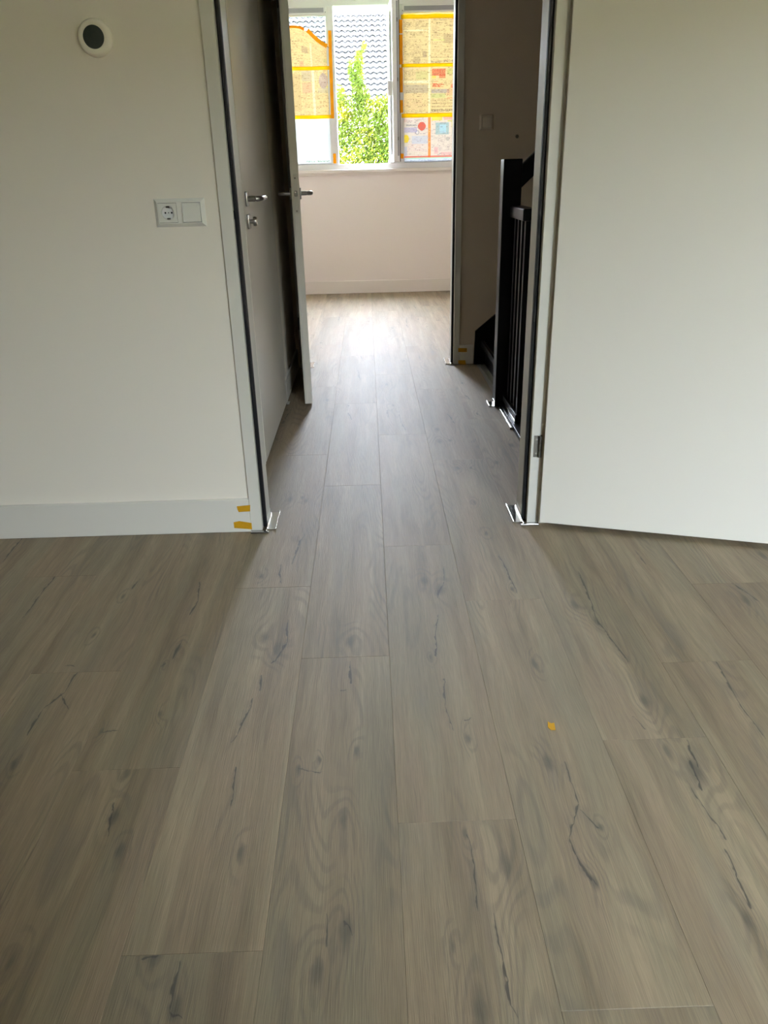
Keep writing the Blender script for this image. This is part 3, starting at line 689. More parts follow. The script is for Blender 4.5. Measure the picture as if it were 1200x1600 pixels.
et2 = MB().box(0.684, 0.692, W1B+0.02, 3.575, 0.0002, 0.005, 0.0015).build('edge_trim', 'chrome'); tag(et2, 'thin bright edge strip along the open stairwell', 'edge trim')
et3 = MB().box(0.712, 0.718, 4.30, 4.955, 0.0002, 0.004, 0.001).build('edge_trim', 'steel'); tag(et3, 'dull thin strip at the foot of the first black step', 'edge trim')

ds = empty('lower_staircase', (0.80, W1B, 0))
for k in range(6):
    z = -0.19*(k+1)
    t = MB().box(0.0+k*0.18, 0.0+k*0.18+0.21, 0.01, 0.93, z-0.04, z, 0.004).build('tread', 'black_wood', ds)
    if k < 6: MB().box(k*0.18+0.0, k*0.18+0.012, 0.01, 0.93, z, z+0.149, 0).build('riser', 'black_wood', ds)
tag(ds, 'black stairs going down beyond the near right jamb', 'staircase')

# ------------------------------------------------------------------ yellow tape scraps
def tape_bit(pts, z, mat, label, place, thick=0.0004, name='tape_scrap', group=None):
    b = bmesh.new(); n = len(pts)
    lo = [b.verts.new((p[0], p[1], 0)) for p in pts]; hi = [b.verts.new((p[0], p[1], thick)) for p in pts]
    b.faces.new(lo[::-1]); b.faces.new(hi)
    for i in range(n): b.faces.new((lo[i], lo[(i+1) % n], hi[(i+1) % n], hi[i]))
    bmesh.ops.recalc_face_normals(b, faces=b.faces[:]); b.transform(place)
    mb = MB(); mb.merge(b); o = mb.build(name, mat); return tag(o, label, 'tape', group)
wallm = lambda x, y, z: TR(x, y, z) @ RX(PI/2)
def wall_tape(px, Y, label, group):
    q = [on_y(u, v, Y) for u, v in px]; cx = sum(p[0] for p in q)/len(q); cz = sum(p[1] for p in q)/len(q)
    return tape_bit([(p[0]-cx, p[1]-cz) for p in q][::-1], 0, 'tape_dark', label, wallm(cx, Y-0.0003, cz), group=group)
wall_tape([(370, 791), (391, 789), (391, 799), (373, 800), (371, 796)], W1-T, 'upper orange tape scrap on the near white baseboard', 'tape on the near baseboard')
wall_tape([(365, 816), (374, 814), (393, 817), (394, 827), (366, 825)], W1-T, 'lower orange tape scrap on the near white baseboard', 'tape on the near baseboard')
wall_tape([(716, 544), (729.5, 544), (729.5, 550), (716, 550)], W2-T, 'upper dull yellow tape on the shaded hall baseboard', 'tape on the hall baseboard')
wall_tape([(716, 563), (727, 563), (728, 569.5), (716, 569.5)], W2-T, 'lower dull yellow tape on the shaded hall baseboard', 'tape on the hall baseboard')
q = [on_floor(u, v) for u, v in ((856, 1128), (861, 1131), (866, 1130), (868, 1141), (861, 1141), (856, 1137))]
cx = sum(p[0] for p in q)/6; cy = sum(p[1] for p in q)/6
tape_bit([(p[0]-cx, p[1]-cy) for p in q], 0, 'tape_dark', 'small yellow tape scrap lying on the floor', TR(cx, cy, 0.0004), 0.0012)

# ------------------------------------------------------------------ street window
w1 = tag(empty('window_1', (0, WF, 0)), 'white street window with an open middle casement and taped newspapers', 'window', kind='structure')
Yi = 0.025      # inner face of the frame, from the wall face
Yo = Yi+0.075
def wbox(name, x0, x1, z0, z1, y0=Yi, y1=Yo, mat='upvc', par=w1, bev=0.004): return MB().box(x0, x1, y0, y1, z0, z1, bev, 2).build(name, mat, par)
CL, CRR = -0.255, 0.248          # clear middle opening
LG, RG = -0.318, 0.385           # glass edges of the side lights
ZB, ZTOP = 1.246, 2.585
wbox('bottom_rail', WX0, WX1, 1.197, ZB); wbox('head_rail', WX0, WX1, ZTOP, WZ1)
wbox('side_stile', WX0, WX0+0.07, ZB, ZTOP); wbox('side_stile', WX1-0.07, WX1, ZB, ZTOP)
wbox('mullion', LG-0.012, CL, ZB, ZTOP); wbox('mullion', CRR, RG+0.012, ZB, ZTOP)
for x0, x1 in ((WX0+0.07, LG), (RG, WX1-0.07)):
    for zz in (ZB, 2.508): wbox('glazing_bead', x0, x1, zz, zz+0.016, Yi+0.010, Yi+0.030)
    wbox('glazing_bead', x0, x0+0.014, ZB, 2.52, Yi+0.010, Yi+0.030); wbox('glazing_bead', x1-0.014, x1, ZB, 2.52, Yi+0.010, Yi+0.030)
    wbox('pane', x0+0.001, x1-0.001, ZB, 2.52, Yi+0.032, Yi+0.038, 'glass', bev=0)
    g = wbox('vent_grille', x0, x1, 2.520, ZTOP, Yi-0.012, Yi+0.055)
    wbox('vent_slot', x0+0.022, x1-0.022, 2.533, 2.570, Yi-0.0150, Yi-0.0115, 'grille', g, 0.001)
    for s in (x0+0.008, x1-0.008): MB().lathe([(0.004, 0), (0.004, 0.002), (0, 0.002)], 10, TR(s, Yi-0.012, 2.535) @ RX(PI/2)).build('screw', 'dark_steel', g)
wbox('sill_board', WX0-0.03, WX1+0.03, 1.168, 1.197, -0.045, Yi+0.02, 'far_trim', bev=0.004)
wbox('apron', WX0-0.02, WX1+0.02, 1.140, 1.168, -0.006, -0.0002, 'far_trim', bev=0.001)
wbox('outer_sill', WX0, WX1, 1.165, 1.195, Yo, Yo+0.24, 'grille', bev=0.004)
# the open middle casement: hinged on the right, swung into the room by about ninety degrees
SW, SH = 0.50, ZTOP-ZB-0.012
sm = TR(CRR+0.008, Yi-0.004, ZB+0.006) @ RZ(math.radians(-88))     # local x: away from hinge into the room
def sbox(name, x0, x1, y0, y1, z0, z1, mat='upvc', par=None, bev=0.003): return MB().box(x0, x1, y0, y1, z0, z1, bev, 2, sm).build(name, mat, par)
cs = sbox('casement', 0, 0.062, 0.0, 0.062, 0, SH, 'upvc', w1)
sbox('stile', SW-0.062, SW, 0, 0.062, 0, SH, par=cs); sbox('rail', 0.062, SW-0.062, 0, 0.062, 0, 0.062, par=cs); sbox('rail', 0.062, SW-0.062, 0, 0.062, SH-0.062, SH, par=cs)
sbox('casement_pane', 0.060, SW-0.060, 0.022, 0.040, 0.060, SH-0.060, 'glass', cs, 0)
sbox('lock_strip', SW, SW+0.0025, 0.038, 0.054, 0.05, SH-0.05, 'grille', cs, 0.0005)
for zz in (0.18, 0.66, 1.12): sbox('lock_pin', SW+0.0025, SW+0.011, 0.041, 0.051, zz, zz+0.03, 'dark_steel', cs, 0.001)
sbox('gasket', SW-0.001, SW+0.003, 0.060, 0.066, 0.0, SH, 'gasket', cs, 0.001)
sbox('casement_handle', SW-0.045, SW-0.020, -0.045, -0.001, 0.55, 0.67, 'upvc', cs, 0.006)
for zz in (0.12, SH-0.2): sbox('casement_hinge', -0.006, 0.008, 0.064, 0.078, zz, zz+0.08, 'upvc', cs, 0.003)

# ------------------------------------------------------------------ newspapers, film and tape on the side lights
def print_sheet(name, x0, x1, z0, z1, Y, art, mat, nx, nz, label, cat, group=None, top=None, wav=0.0012):
    """a sheet whose printed colours sit in a colour attribute, one colour per cell; top(x) may lower the upper edge"""
    b_v, f_v, cols = [], [], []
    for j in range(nz+1):
        for i in range(nx+1):
            x = x0+(x1-x0)*i/nx; zt = z1 if top is None else top(x)
            z = z0+(zt-z0)*j/nz
            y = Y-0.002-wav*(math.sin(x*31+z*9)+math.sin(z*43-x*13)+2)
            if top is not None and j > nz*0.9: y -= 0.02*((j-nz*0.9)/(nz*0.1))**2*max(0.0, (x-x0)/(x1-x0)-0.2)
            b_v.append((x, y, z))
    for j in range(nz):
        for i in range(nx):
            a = j*(nx+1)+i; f_v.append((a, a+1, a+nx+2, a+nx+1))
    me = bpy.data.meshes.new(name); me.from_pydata(b_v, [], f_v)
    ca = me.color_attributes.new('print', 'FLOAT_COLOR', 'CORNER')
    arr = np.ones((nz, nx, 4), dtype=np.float32); arr[:, :, :3] = art[::-1]      # art row 0 = top
    ca.data.foreach_set('color', np.repeat(arr.reshape(-1, 4), 4, axis=0).reshape(-1))
    me.materials.append(M[mat]); o = link(name, me); return tag(o, label, cat, group)
PAPER = (1.0, 0.75, 0.39); WPAPER = (1.25, 1.20, 1.12)
def art_base(nx, nz, c): a = np.zeros((nz, nx, 3), dtype=np.float32); a[:] = c; return a
rs = np.random.RandomState(4)
def blk(a, x0, x1, y0, y1, c, k=1.0):
    h, w, _ = a.shape; s = a[int(y0*h):max(int(y0*h)+1, int(y1*h)), int(x0*w):max(int(x0*w)+1, int(x1*w))]
    s[:] = s*(1-k)+np.array(c, dtype=np.float32)*k
def text(a, x0, x1, y0, y1, c, step=2, dens=0.75, k=0.6):
    h, w, _ = a.shape
    for r in range(int(y0*h), int(y1*h), step):
        x = int(x0*w); end = int(x1*w) - rs.randint(0, max(2, int(0.12*w)))
        while x < end:
            L_ = rs.randint(1, 5)
            if rs.rand() < dens:
                s = a[r, x:min(x+L_, end)]; s[:] = s*(1-k)+np.array(c, dtype=np.float32)*k
            x += L_+1
def photo(a, x0, x1, y0, y1, c, k=0.7):
    h, w, _ = a.shape; s = a[int(y0*h):int(y1*h), int(x0*w):int(x1*w)]
    n = rs.rand(*s.shape[:2], 1).astype(np.float32); s[:] = s*(1-k*(0.5+0.5*n))+np.array(c, dtype=np.float32)*(k*(0.5+0.5*n))
def ellipse(a, cx, cy, rx, ry, c, k=0.8):
    h, w, _ = a.shape; yy, xx = np.mgrid[0:h, 0:w]; m = (((xx/w-cx)/rx)**2+((yy/h-cy)/ry)**2) < 1
    a[m] = a[m]*(1-k)+np.array(c, dtype=np.float32)*k
INK = (0.25, 0.19, 0.13); RED = (0.85, 0.10, 0.05); DIM = (0.42, 0.30, 0.18)

# right light, three rows of pages (rows meet behind the yellow tapes)
RX0, RX1 = 0.372, 1.02; YP = WF+Yi+0.010-0.001
NXP, NZP = 150, 96
def page_r1():
    a = art_base(NXP, NZP, PAPER); g = 0.41
    blk(a, g, g+0.03, 0, 1, (1.15, 1.02, 0.66))
    text(a, 0.03, 0.17, 0.06, 0.25, INK, 2, 0.9, 0.8); text(a, 0.22, 0.39, 0.08, 0.24, INK, 2, 0.9, 0.55); text(a, 0.03, 0.38, 0.30, 0.38, DIM, 2, 0.7)
    blk(a, 0.03, 0.38, 0.26, 0.29, (1.12, 0.95, 0.6)); text(a, 0.03, 0.16, 0.42, 0.86, INK, 2, 0.85, 0.5); text(a, 0.19, 0.39, 0.58, 0.78, INK, 3, 0.9, 0.6); photo(a, 0.32, 0.385, 0.72, 0.86, (0.4, 0.28, 0.2))
    photo(a, 0.19, 0.29, 0.84, 0.97, INK, 0.5); text(a, 0.03, 0.17, 0.88, 0.92, INK, 2, 1.0, 0.8)
    text(a, 0.46, 1.0, 0.04, 0.08, DIM, 2); text(a, 0.52, 0.72, 0.11, 0.13, INK, 2, 1, 0.9); text(a, 0.46, 0.62, 0.2, 0.44, DIM, 2, 0.8); text(a, 0.66, 1, 0.17, 0.19, INK, 2, 1, 0.8)
    photo(a, 0.63, 0.80, 0.36, 0.56, DIM, 0.6); text(a, 0.46, 1, 0.58, 0.82, DIM, 3, 0.6, 0.4); blk(a, 0.46, 0.64, 0.47, 0.49, (0.85, 0.85, 0.3)); text(a, 0.84, 1, 0.3, 0.8, INK, 2, 0.8, 0.4)
    text(a, 0.45, 1, 0.855, 0.87, INK, 2, 1, 0.9); text(a, 0.45, 0.95, 0.92, 0.97, INK, 1, 0.75, 0.75); return a
def page_r2():
    a = art_base(NXP, NZP, PAPER); g = 0.41
    blk(a, g, g+0.03, 0, 1, (1.15, 1.02, 0.66)); blk(a, 0, g, 0.30, 0.345, (1.15, 1.0, 0.66))
    text(a, 0.04, 0.20, 0.08, 0.29, INK, 2, 0.8, 0.5); photo(a, 0.22, 0.40, 0.1, 0.28, (0.75, 0.72, 0.30), 0.7)
    photo(a, 0.04, 0.40, 0.38, 0.56, (0.5, 0.42, 0.36), 0.75); text(a, 0.04, 0.40, 0.58, 0.9, (0.8, 0.45, 0.3), 2, 0.75, 0.55); text(a, 0.04, 0.36, 0.92, 0.95, DIM)
    photo(a, 0.46, 0.66, 0.06, 0.20, RED, 0.95); photo(a, 0.57, 0.66, 0.18, 0.25, RED, 0.8); photo(a, 0.69, 0.84, 0.06, 0.18, (0.62, 0.66, 0.2), 0.8); blk(a, 0.46, 0.52, 0.20, 0.25, (1.0, 0.75, 0.1), 0.7)
    text(a, 0.46, 0.62, 0.32, 0.33, RED, 1, 1, 0.8); text(a, 0.47, 0.65, 0.36, 0.44, RED, 1, 0.85, 0.95); photo(a, 0.74, 0.86, 0.38, 0.46, RED, 0.9)
    photo(a, 0.45, 0.72, 0.48, 0.57, (0.46, 0.42, 0.46), 0.9); photo(a, 0.45, 0.66, 0.58, 0.67, (0.68, 0.72, 0.30), 0.9); photo(a, 0.68, 1.0, 0.48, 0.62, (0.95, 0.45, 0.25), 0.6); text(a, 0.68, 1, 0.66, 0.70, RED, 2, 0.9, 0.7)
    for r in (0.71, 0.78, 0.85): text(a, 0.46, 1, r, r+0.015, DIM, 1, 1, 0.8)
    text(a, 0.45, 0.98, 0.91, 0.965, INK, 1, 0.8, 0.8); return a
def page_r3():
    a = art_base(NXP, NZP, (0.95, 0.80, 0.72)); g = 0.40
    blk(a, 0.41, 0.45, 0.0, 1, (1.0, 0.35, 0.08), 0.95); text(a, 0.415, 0.45, 0.2, 0.95, (1.2, 1.0, 0.6), 3, 0.9, 0.9)
    text(a, 0.04, 0.2, 0.05, 0.12, (0.8, 0.3, 0.35), 2, 0.9, 0.6); text(a, 0.2, 0.38, 0.06, 0.10, DIM, 2); text(a, 0.08, 0.3, 0.18, 0.22, (0.3, 0.3, 0.35), 1, 1, 0.8)
    ellipse(a, 0.31, 0.22, 0.058, 0.105, RED, 0.9); ellipse(a, 0.07, 0.52, 0.045, 0.10, (1.1, 0.8, 0.05), 0.95); ellipse(a, 0.24, 0.37, 0.03, 0.055, (0.35, 0.35, 0.45), 0.8); ellipse(a, 0.24, 0.37, 0.018, 0.033, (1.1, 1.0, 0.95), 1)
    photo(a, 0.05, 0.24, 0.26, 0.38, (0.45, 0.42, 0.78), 0.75); photo(a, 0.16, 0.40, 0.46, 0.66, (0.60, 0.68, 0.95), 0.7); photo(a, 0.03, 0.09, 0.72, 0.95, (0.35, 0.5, 0.95), 0.6)
    text(a, 0.1, 0.38, 0.66, 0.84, (0.9, 0.45, 0.45), 2, 0.7, 0.55); text(a, 0.04, 0.4, 0.86, 0.93, (0.75, 0.6, 0.4), 2, 0.7, 0.6)
    blk(a, 0.46, 0.62, 0.0, 0.10, (1.15, 0.8, 0.1), 0.9); photo(a, 0.64, 1.0, 0.02, 0.09, (1.0, 0.35, 0.25), 0.8); blk(a, 0.70, 1, 0.1, 0.13, (0.75, 0.75, 0.15), 0.8)
    photo(a, 0.52, 0.72, 0.15, 0.44, (0.25, 0.55, 0.62), 0.85); photo(a, 0.58, 0.68, 0.2, 0.4, (0.55, 0.85, 1.1), 0.85); photo(a, 0.76, 0.86, 0.14, 0.28, (1.0, 0.75, 0.1), 0.7)
    text(a, 0.5, 1, 0.48, 0.90, (0.62, 0.5, 0.48), 2, 0.55, 0.6); photo(a, 0.5, 0.56, 0.76, 0.92, (0.95, 0.35, 0.45), 0.6); photo(a, 0.78, 0.86, 0.55, 0.68, (1.0, 0.3, 0.55), 0.7); ellipse(a, 0.70, 0.54, 0.03, 0.05, (0.4, 0.4, 0.4), 0.5)
    photo(a, 0.6, 0.95, 0.88, 0.95, (0.95, 0.4, 0.45), 0.7); blk(a, 0.03, 1.0, 0.965, 1.0, RED, 0.8); return a
def busy(a, c=(0.30, 0.19, 0.10), k=0.62, dens=0.66):
    h, w, _ = a.shape
    for r in range(2, h-2, 3):
        if (r//3) % 7 == 6: continue
        x = 3
        while x < w-3:
            L_ = rs.randint(2, 7); kk = k*rs.uniform(0.35, 1.0)
            if rs.rand() < dens: a[r:r+rs.randint(1, 3), x:x+L_] = a[r:r+1, x:x+L_]*(1-kk)+np.array(c, dtype=np.float32)*kk
            x += L_+rs.randint(1, 4)
    return a
NG = 'newspaper sheets on the window'
print_sheet('newspaper', RX0, RX1, 2.100, 2.476, YP, busy(page_r1()), 'newsprint', NXP, NZP, 'top yellowed newspaper sheet on the right window light', 'newspaper', NG)
print_sheet('newspaper', RX0, RX1, 1.677, 2.080, YP-0.001, busy(page_r2()), 'newsprint', NXP, NZP, 'middle newspaper sheet with red adverts on the right window light', 'newspaper', NG)
print_sheet('newspaper', RX0-0.005, RX1, 1.290, 1.651, YP, busy(page_r3(), (0.30, 0.24, 0.34), 0.6, 0.42), 'newsprint', NXP, NZP, 'colourful advert page at the bottom of the right window light', 'newspaper', NG)
LX0, LX1 = -1.0, -0.300
def page_l1():
    a = art_base(NXP, NZP, PAPER)
    text(a, 0.30, 0.66, 0.10, 0.3, DIM, 3, 0.5, 0.5); photo(a, 0.62, 0.70, 0.44, 0.62, (0.5, 0.36, 0.25), 0.8); blk(a, 0.735, 0.755, 0.3, 1, (1.1, 0.95, 0.6)); text(a, 0.60, 0.73, 0.68, 0.95, DIM, 2, 0.6, 0.5)
    text(a, 0.76, 0.98, 0.25, 0.9, DIM, 3, 0.75, 0.5); photo(a, 0.90, 0.98, 0.66, 0.82, (0.72, 0.66, 0.3), 0.7); photo(a, 0.58, 0.64, 0.84, 1.0, (0.95, 0.4, 0.25), 0.7); text(a, 0.3, 0.6, 0.3, 0.9, INK, 2, 0.6, 0.5); return a
def page_l2():
    a = art_base(NXP, NZP, PAPER)
    photo(a, 0.60, 0.735, 0.04, 0.25, (0.55, 0.5, 0.42), 0.7); photo(a, 0.60, 0.735, 0.28, 0.5, (0.85, 0.42, 0.32), 0.7); text(a, 0.60, 0.735, 0.5, 0.95, (0.8, 0.45, 0.3), 2, 0.9, 0.6); blk(a, 0.745, 0.775, 0, 1, (1.12, 1.0, 0.66))
    ellipse(a, 0.89, 0.24, 0.06, 0.17, (0.55, 0.42, 0.45), 0.75); text(a, 0.84, 0.94, 0.16, 0.34, (0.95, 0.8, 0.6), 2, 0.8, 0.6); photo(a, 0.78, 0.82, 0.1, 0.24, (0.6, 0.72, 0.5), 0.6); photo(a, 0.82, 1.0, 0.4, 0.52, (0.62, 0.58, 0.45), 0.7)
    blk(a, 0.93, 1, 0.37, 0.40, (0.9, 0.85, 0.25), 0.8); text(a, 0.78, 1.0, 0.54, 0.66, INK, 2, 0.9, 0.4); text(a, 0.78, 0.98, 0.7, 0.95, (0.8, 0.5, 0.3), 3, 0.85, 0.7); photo(a, 0.3, 0.58, 0.1, 0.9, DIM, 0.4); return a
ltop = lambda x: 2.425 if x < -0.60 else 2.425-0.175*min(1.0, max(0.0, (x+0.60)/0.30))**1.25
print_sheet('newspaper', LX0, LX1, 2.096, 2.425, YP, busy(page_l1()), 'newsprint', NXP, NZP, 'torn newspaper sheet curling at the top of the left window light', 'newspaper', NG, top=ltop)
print_sheet('newspaper', LX0, LX1, 1.683, 2.074, YP-0.001, busy(page_l2()), 'newsprint', NXP, NZP, 'lower newspaper sheet on the left window light above white film', 'newspaper', NG)
def film_l():
    a = art_base(NXP, 60, (1.0, 1.0, 1.0)); text(a, 0.62, 0.97, 0.925, 0.965, (0.25, 0.42, 0.22), 1, 0.85, 0.8); return a
print_sheet('protective_film', LX0, LX1-0.02, 1.250, 1.660, YP, film_l(), 'film', NXP, 60, 'white protective film with green print on the left window light', 'film', wav=0.0004)
def film_r():
    a = art_base(NXP, 12, (0.82, 0.86, 0.95)); blk(a, 0.03, 1, 0.0, 0.3, (0.35, 0.75, 0.4), 0.8); text(a, 0.1, 0.95, 0.45, 0.95, (0.35, 0.38, 0.5), 1, 0.35, 0.7); return a
print_sheet('protective_film', RX0+0.02, RX1, 1.250, 1.290, YP, film_r(), 'film', NXP, 12, 'narrow film strip with green line under the right advert page', 'film', wav=0.0004)

def strip(name, pts, w, Y, mat, label, group, thick=0.0006, bulge=0.0):
    """tape strip along a polyline in the window plane"""
    b = bmesh.new(); n = len(pts); P_ = [Vector((p[0], 0, p[1])) for p in pts]; L_ = []
    for i, p in enumerate(P_):
        d = (P_[min(i+1, n-1)]-P_[max(i-1, 0)]).normalized(); u = Vector((-d.z, 0, d.x))
        yy = Y-(bulge*math.sin(PI*i/(n-1)) if n > 1 else 0)
        ww = w*(1+0.06*math.sin(i*2.3+p.x*9))
        L_.append([b.verts.new((p.x+s*u.x*ww/2, yy-t*thick, p.z+s*u.z*ww/2)) for s, t in ((-1, 0), (1, 0), (1, 1), (-1, 1))])
    for A_, B_ in zip(L_, L_[1:]):
        for k in range(4): b.faces.new((A_[k], A_[(k+1) % 4], B_[(k+1) % 4], B_[k]))
    b.faces.new(L_[0][::-1]); b.faces.new(L_[-1]); bmesh.ops.recalc_face_normals(b, faces=b.faces[:])
    mb = MB(); mb.merge(b); return tag(mb.build(name, mat), label, 'tape', group)
TG = 'tape strips on the window'; YT = YP-0.0085
hl = lambda x0, x1, z, dz=0.0: [(x0+(x1-x0)*i/8, z+dz*i/8+0.0015*math.sin(i*1.9)) for i in range(9)]
strip('tape_strip', hl(0.378, 1.03, 2.487), 0.036, YT, 'tape_y', 'yellow tape strip along the top of the right newspapers', TG)
strip('tape_strip', hl(0.375, 1.03, 2.090), 0.030, YT, 'tape_y', 'yellow tape strip between top and middle right newspapers', TG)
strip('tape_strip', hl(0.372, 1.03, 1.664), 0.036, YT, 'tape_y', 'yellow tape strip between middle and bottom right newspapers', TG)
strip('tape_strip', hl(-1.0, -0.308, 2.085), 0.032, YT, 'tape_y', 'yellow tape strip between the two left newspapers', TG)
strip('tape_strip', hl(-1.0, -0.290, 1.671), 0.032, YT, 'tape_y', 'yellow tape strip along the bottom of the left newspapers', TG)
vl = lambda x0, z0, x1, z1, k=6: [(x0+(x1-x0)*i/k, z0+(z1-z0)*i/k) for i in range(k+1)]
YF = WF+Yi-0.0008
strip('tape_strip', vl(0.374, 2.465, 0.374, 2.355), 0.034, YF, 'tape', 'uppermost orange tape on the right mullion', TG)
strip('tape_strip', vl(0.374, 2.345, 0.373, 2.100), 0.034, YF, 'tape', 'long upper orange tape on the right mullion', TG)
strip('tape_strip', vl(0.373, 2.075, 0.372, 1.865), 0.033, YF, 'tape', 'middle orange tape on the right mullion beside red adverts', TG)
strip('tape_strip', vl(0.372, 1.800, 0.372, 1.690), 0.033, YF, 'tape', 'short orange tape on the right mullion at the lowest yellow strip', TG)
strip('tape_strip', vl(0.374, 1.330, 0.370, 1.285), 0.034, YF, 'tape', 'bottom orange tape scrap on the right mullion', TG)
strip('tape_strip', vl(-0.292, 2.390, -0.300, 1.655, 14), 0.031, YF, 'tape', 'long vertical orange tape on the left mullion', TG)
strip('tape_strip', vl(-0.297, 1.345, -0.297, 1.255), 0.030, YF, 'tape', 'bottom orange tape scrap on the left mullion', TG)
strip('tape_strip', [(-0.75, 2.425), (-0.62, 2.425), (-0.565, 2.418), (-0.53, 2.400)], 0.022, YT-0.012, 'tape', 'thin orange tape on the torn newspaper top edge', TG)
strip('tape_strip', [(-0.50, 2.395), (-0.455, 2.352), (-0.41, 2.312), (-0.365, 2.283), (-0.322, 2.262)], 0.034, YT-0.016, 'tape', 'loose diagonal orange tape hanging off the torn newspaper', TG, bulge=0.01)

# ------------------------------------------------------------------ garden window behind the camera
w2 = tag(empty('window_2', (0, NY0, 0)), 'white garden window behind the camera', 'window', kind='structure')
for nm, x0, x1, z0, z1 in (('bottom_rail', wx0, wx1, wz0, wz0+0.06), ('head_rail', wx0, wx1, wz1-0.06, wz1), ('side_stile', wx0, wx0+0.06, wz0+0.06, wz1-0.06), ('side_stile', wx1-0.06, wx1, wz0+0.06, wz1-0.06), ('mullion', 1.53, 1.59, wz0+0.06, wz1-0.06)):
    MB().box(x0, x1, -0.075, -0.01, z0, z1, 0.003).build(nm, 'upvc', w2)
for x0, x1 in ((wx0+0.06, 1.53), (1.59, wx1-0.06)): MB().box(x0, x1, -0.045, -0.039, wz0+0.06, wz1-0.06).build('pane', 'glass', w2)

# ------------------------------------------------------------------ outside: neighbour house with tiled roof, tree, lawn
GZ = -2.9
struct('ground', MB().box(-40, 40, WF+0.4, 60, GZ-0.2, GZ), 'grass', 'lawn outside the street window', 'lawn')
struct('ground_garden', MB().box(-40, 40, -60, NY0-0.4, GZ-0.2, GZ), 'grass', 'garden lawn behind the house', 'lawn')
bh = empty('added_bounce_house', (0, -15, GZ))  # added unseen house: cuts the sky and bounces warm light through the back window
MB().box(-14, 14, -6, 0, 0, 6.4).build('wall', 'brick', bh)
MB().prism([(0.3, 6.3), (0.3, 6.4), (-3.0, 8.7), (-6.3, 6.4), (-6.3, 6.3)], -14.2, 14.2, 0, Matrix(((0, 0, 1, 0), (1, 0, 0, 0), (0, 1, 0, 0), (0, 0, 0, 1)))).build('roof', 'terracotta', bh)
tag(bh, 'unseen brick house added behind the camera to block sky and bounce warm light', 'house')
hs_ = empty('neighbour_house', (0, 36.0, GZ))
RY0, RZR, SLP = 36.0, 7.02, math.radians(42)    # ridge
NR, TW, TE = 17, 0.236, 0.305
ey, ez = RY0-NR*TE*math.cos(SLP), RZR-NR*TE*math.sin(SLP)
mb = MB(); mb.box(-9, 9, ey-36+0.35, 6.0, 0, ez-GZ-0.15); mb.build('wall', 'render', hs_)
mb = MB(); mb.prism([(-0.10, RZR-GZ-0.12), (ey-36-0.1, ez-GZ-0.20), (ey-36-0.1, ez-GZ-0.30), (4.6, ez-GZ-0.30), (4.6, ez-GZ-0.15)], -9.2, 9.2, 0, Matrix(((0, 0, 1, 0), (1, 0, 0, 0), (0, 1, 0, 0), (0, 0, 0, 1))))
mb.build('roof', 'render', hs_)
def tile_data():
    n = 8; vs, fs = [], []
    prof = [(TW*(i/n-0.5)*1.02, 0.030*math.sin(2*PI*i/n+0.6)) for i in range(n+1)]
    l = TE+0.06
    for (y, dz) in ((0, 0.098), (l, 0.012)):
        for x, h in prof: vs.append((x, y, h+dz))
    for x, h in prof: vs.append((x, 0, h+0.078))
    for i in range(n):
        fs.append((i, i+1, n+1+i+1, n+1+i)); fs.append((i+1, i, 2*(n+1)+i, 2*(n+1)+i+1))
        fs.append((2*(n+1)+i+1, 2*(n+1)+i, n+1+i, n+1+i+1))
    return vs, fs
tv, tf = tile_data()
tile_me = bpy.data.meshes.new('roof_tile'); tile_me.from_pydata(tv, [], tf); tile_me.materials.append(M['tile'])
roof_rot = RX(SLP)
rest_v, rest_f = [], []; ntile = 0
for r in range(NR):
    y0 = -(r+1)*TE*math.cos(SLP); z0 = RZR-GZ-(r+1)*TE*math.sin(SLP)
    for c in range(-37, 38):
        x = c*TW+0.05
        if -2.6 < x < 1.45 and ntile < 300:
            o = link('roof_tile', tile_me, hs_, (x, y0, z0), (SLP, 0, 0)); ntile += 1
        else:
            mat = TR(x, y0, z0) @ roof_rot; k = len(rest_v)
            rest_v += [tuple(mat @ Vector(v)) for v in tv]; rest_f += [tuple(i+k for i in f) for f in tf]
me = bpy.data.meshes.new('roof_tiles'); me.from_pydata(rest_v, [], rest_f); me.materials.append(M['tile'])
o = link('roof_tiles', me, hs_); o['kind'] = 'stuff'; o['label'] = 'grey pantiles beyond the view of the window'
rt = MB()
for c in range(-23, 24):
    MB_ = TR(c*0.38, 0, RZR-GZ+0.0) @ RY(PI/2)
    MB().lathe([(0.105, -0.17), (0.105, 0.19), (0.085, 0.19)], 12, MB_).build('ridge_tile', 'tile', hs_, smooth=True) if -9 < c < 6 else rt.lathe([(0.105, -0.17), (0.105, 0.19), (0.085, 0.19)], 12, MB_)
o = rt.build('ridge_tiles', 'tile', hs_); o['kind'] = 'stuff'
tag(hs_, 'neighbouring house with pale grey pantile roof seen through the open casement', 'house')

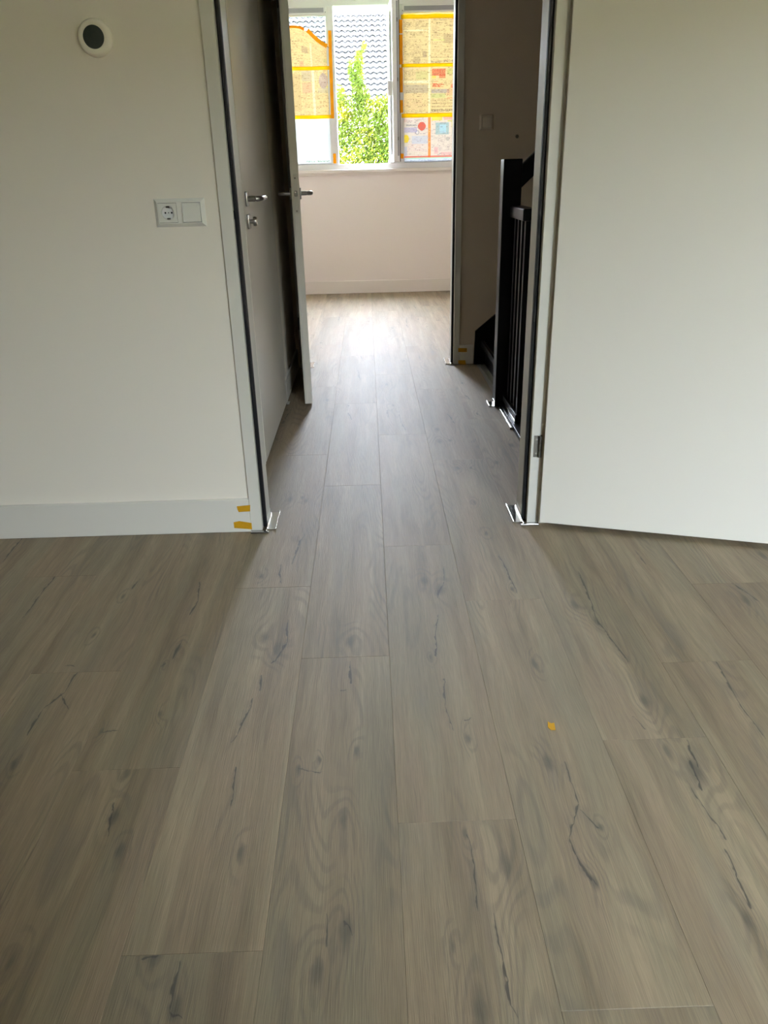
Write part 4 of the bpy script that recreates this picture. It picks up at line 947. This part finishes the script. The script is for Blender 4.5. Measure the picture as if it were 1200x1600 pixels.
tree = empty('tree', (0.15, 20.0, GZ))
tr = random.Random(12)
mb = MB(); mb.tube([(0, 0, 0), (0.03, 0.02, 1.5), (-0.05, 0, 3.0), (-0.02, 0.02, 4.6), (-0.16, 0, 6.0)], [0.10, 0.085, 0.07, 0.045, 0.012], 10); mb.build('trunk', 'bark', tree, True)
branches = []
for k in range(14):
    z = tr.uniform(2.0, 5.0); a = tr.uniform(0, 2*PI); l = tr.uniform(0.7, 1.5)*(1.15-(z-2)/5)
    p = [(-0.03, 0, z), (l*0.5*math.cos(a), l*0.5*math.sin(a), z+0.35), (l*math.cos(a), l*math.sin(a), z+0.75)]
    branches.append(p); MB().tube(p, [0.035, 0.022, 0.008], 6).build('branch', 'bark', tree, True)
LV, LF = [], []
def leafq(c, s):
    d = Vector((tr.gauss(0, 1), tr.gauss(0, 1), tr.gauss(0, 1))).normalized(); u = d.orthogonal().normalized(); v = d.cross(u); k = len(LV)
    for a, b in ((-1.25, 0), (0, -0.55), (1.25, 0), (0, 0.55)): LV.append(tuple(c+s*(a*u+b*v)))
    LF.append((k, k+1, k+2, k+3))
# clumps (x, z in world at y=20; radii)
clumps = [(0.02-0.15, 2.05, 0.75, 0.55, 900), (0.45-0.15, 2.1, 0.55, 0.6, 700), (-0.48-0.15, 2.2, 0.38, 0.55, 520), (0.0-0.15, 1.5, 1.0, 0.5, 1000), (0.5-0.15, 1.45, 0.6, 0.45, 600), (-0.6-0.15, 1.4, 0.5, 0.5, 450), (0.05, 0.7, 1.3, 0.7, 900), (-0.3, 2.55, 0.42, 0.30, 220),
          (0.28, 2.55, 0.32, 0.25, 220), (-0.26, 3.05, 0.16, 0.42, 260), (-0.22, 3.45, 0.12, 0.25, 110), (-0.15, 2.7, 0.18, 0.35, 240), (-0.66, 2.75, 0.15, 0.3, 120), (-0.40, 3.3, 0.10, 0.25, 50), (-0.1, 3.75, 0.07, 0.12, 30), (0.48, 2.65, 0.12, 0.3, 100)]
for x, z, rx, rz, n in clumps:
    for _ in range(int(n*3.0)):
        while True:
            q_ = Vector((tr.uniform(-1, 1), tr.uniform(-1, 1), tr.uniform(-1, 1)))
            if q_.length < 1: break
        q_ = q_*(0.55+0.45*q_.length)
        leafq(Vector((x+q_.x*rx, q_.y*max(rx, 0.3)*0.9, z-GZ+q_.z*rz)), tr.uniform(0.020, 0.038))
me = bpy.data.meshes.new('foliage'); me.from_pydata(LV, [], LF); me.materials.append(M['foliage'])
fo = link('foliage', me, tree); fo['kind'] = 'stuff'
tag(tree, 'slender leafy tree with yellow-green foliage outside the open window', 'tree')
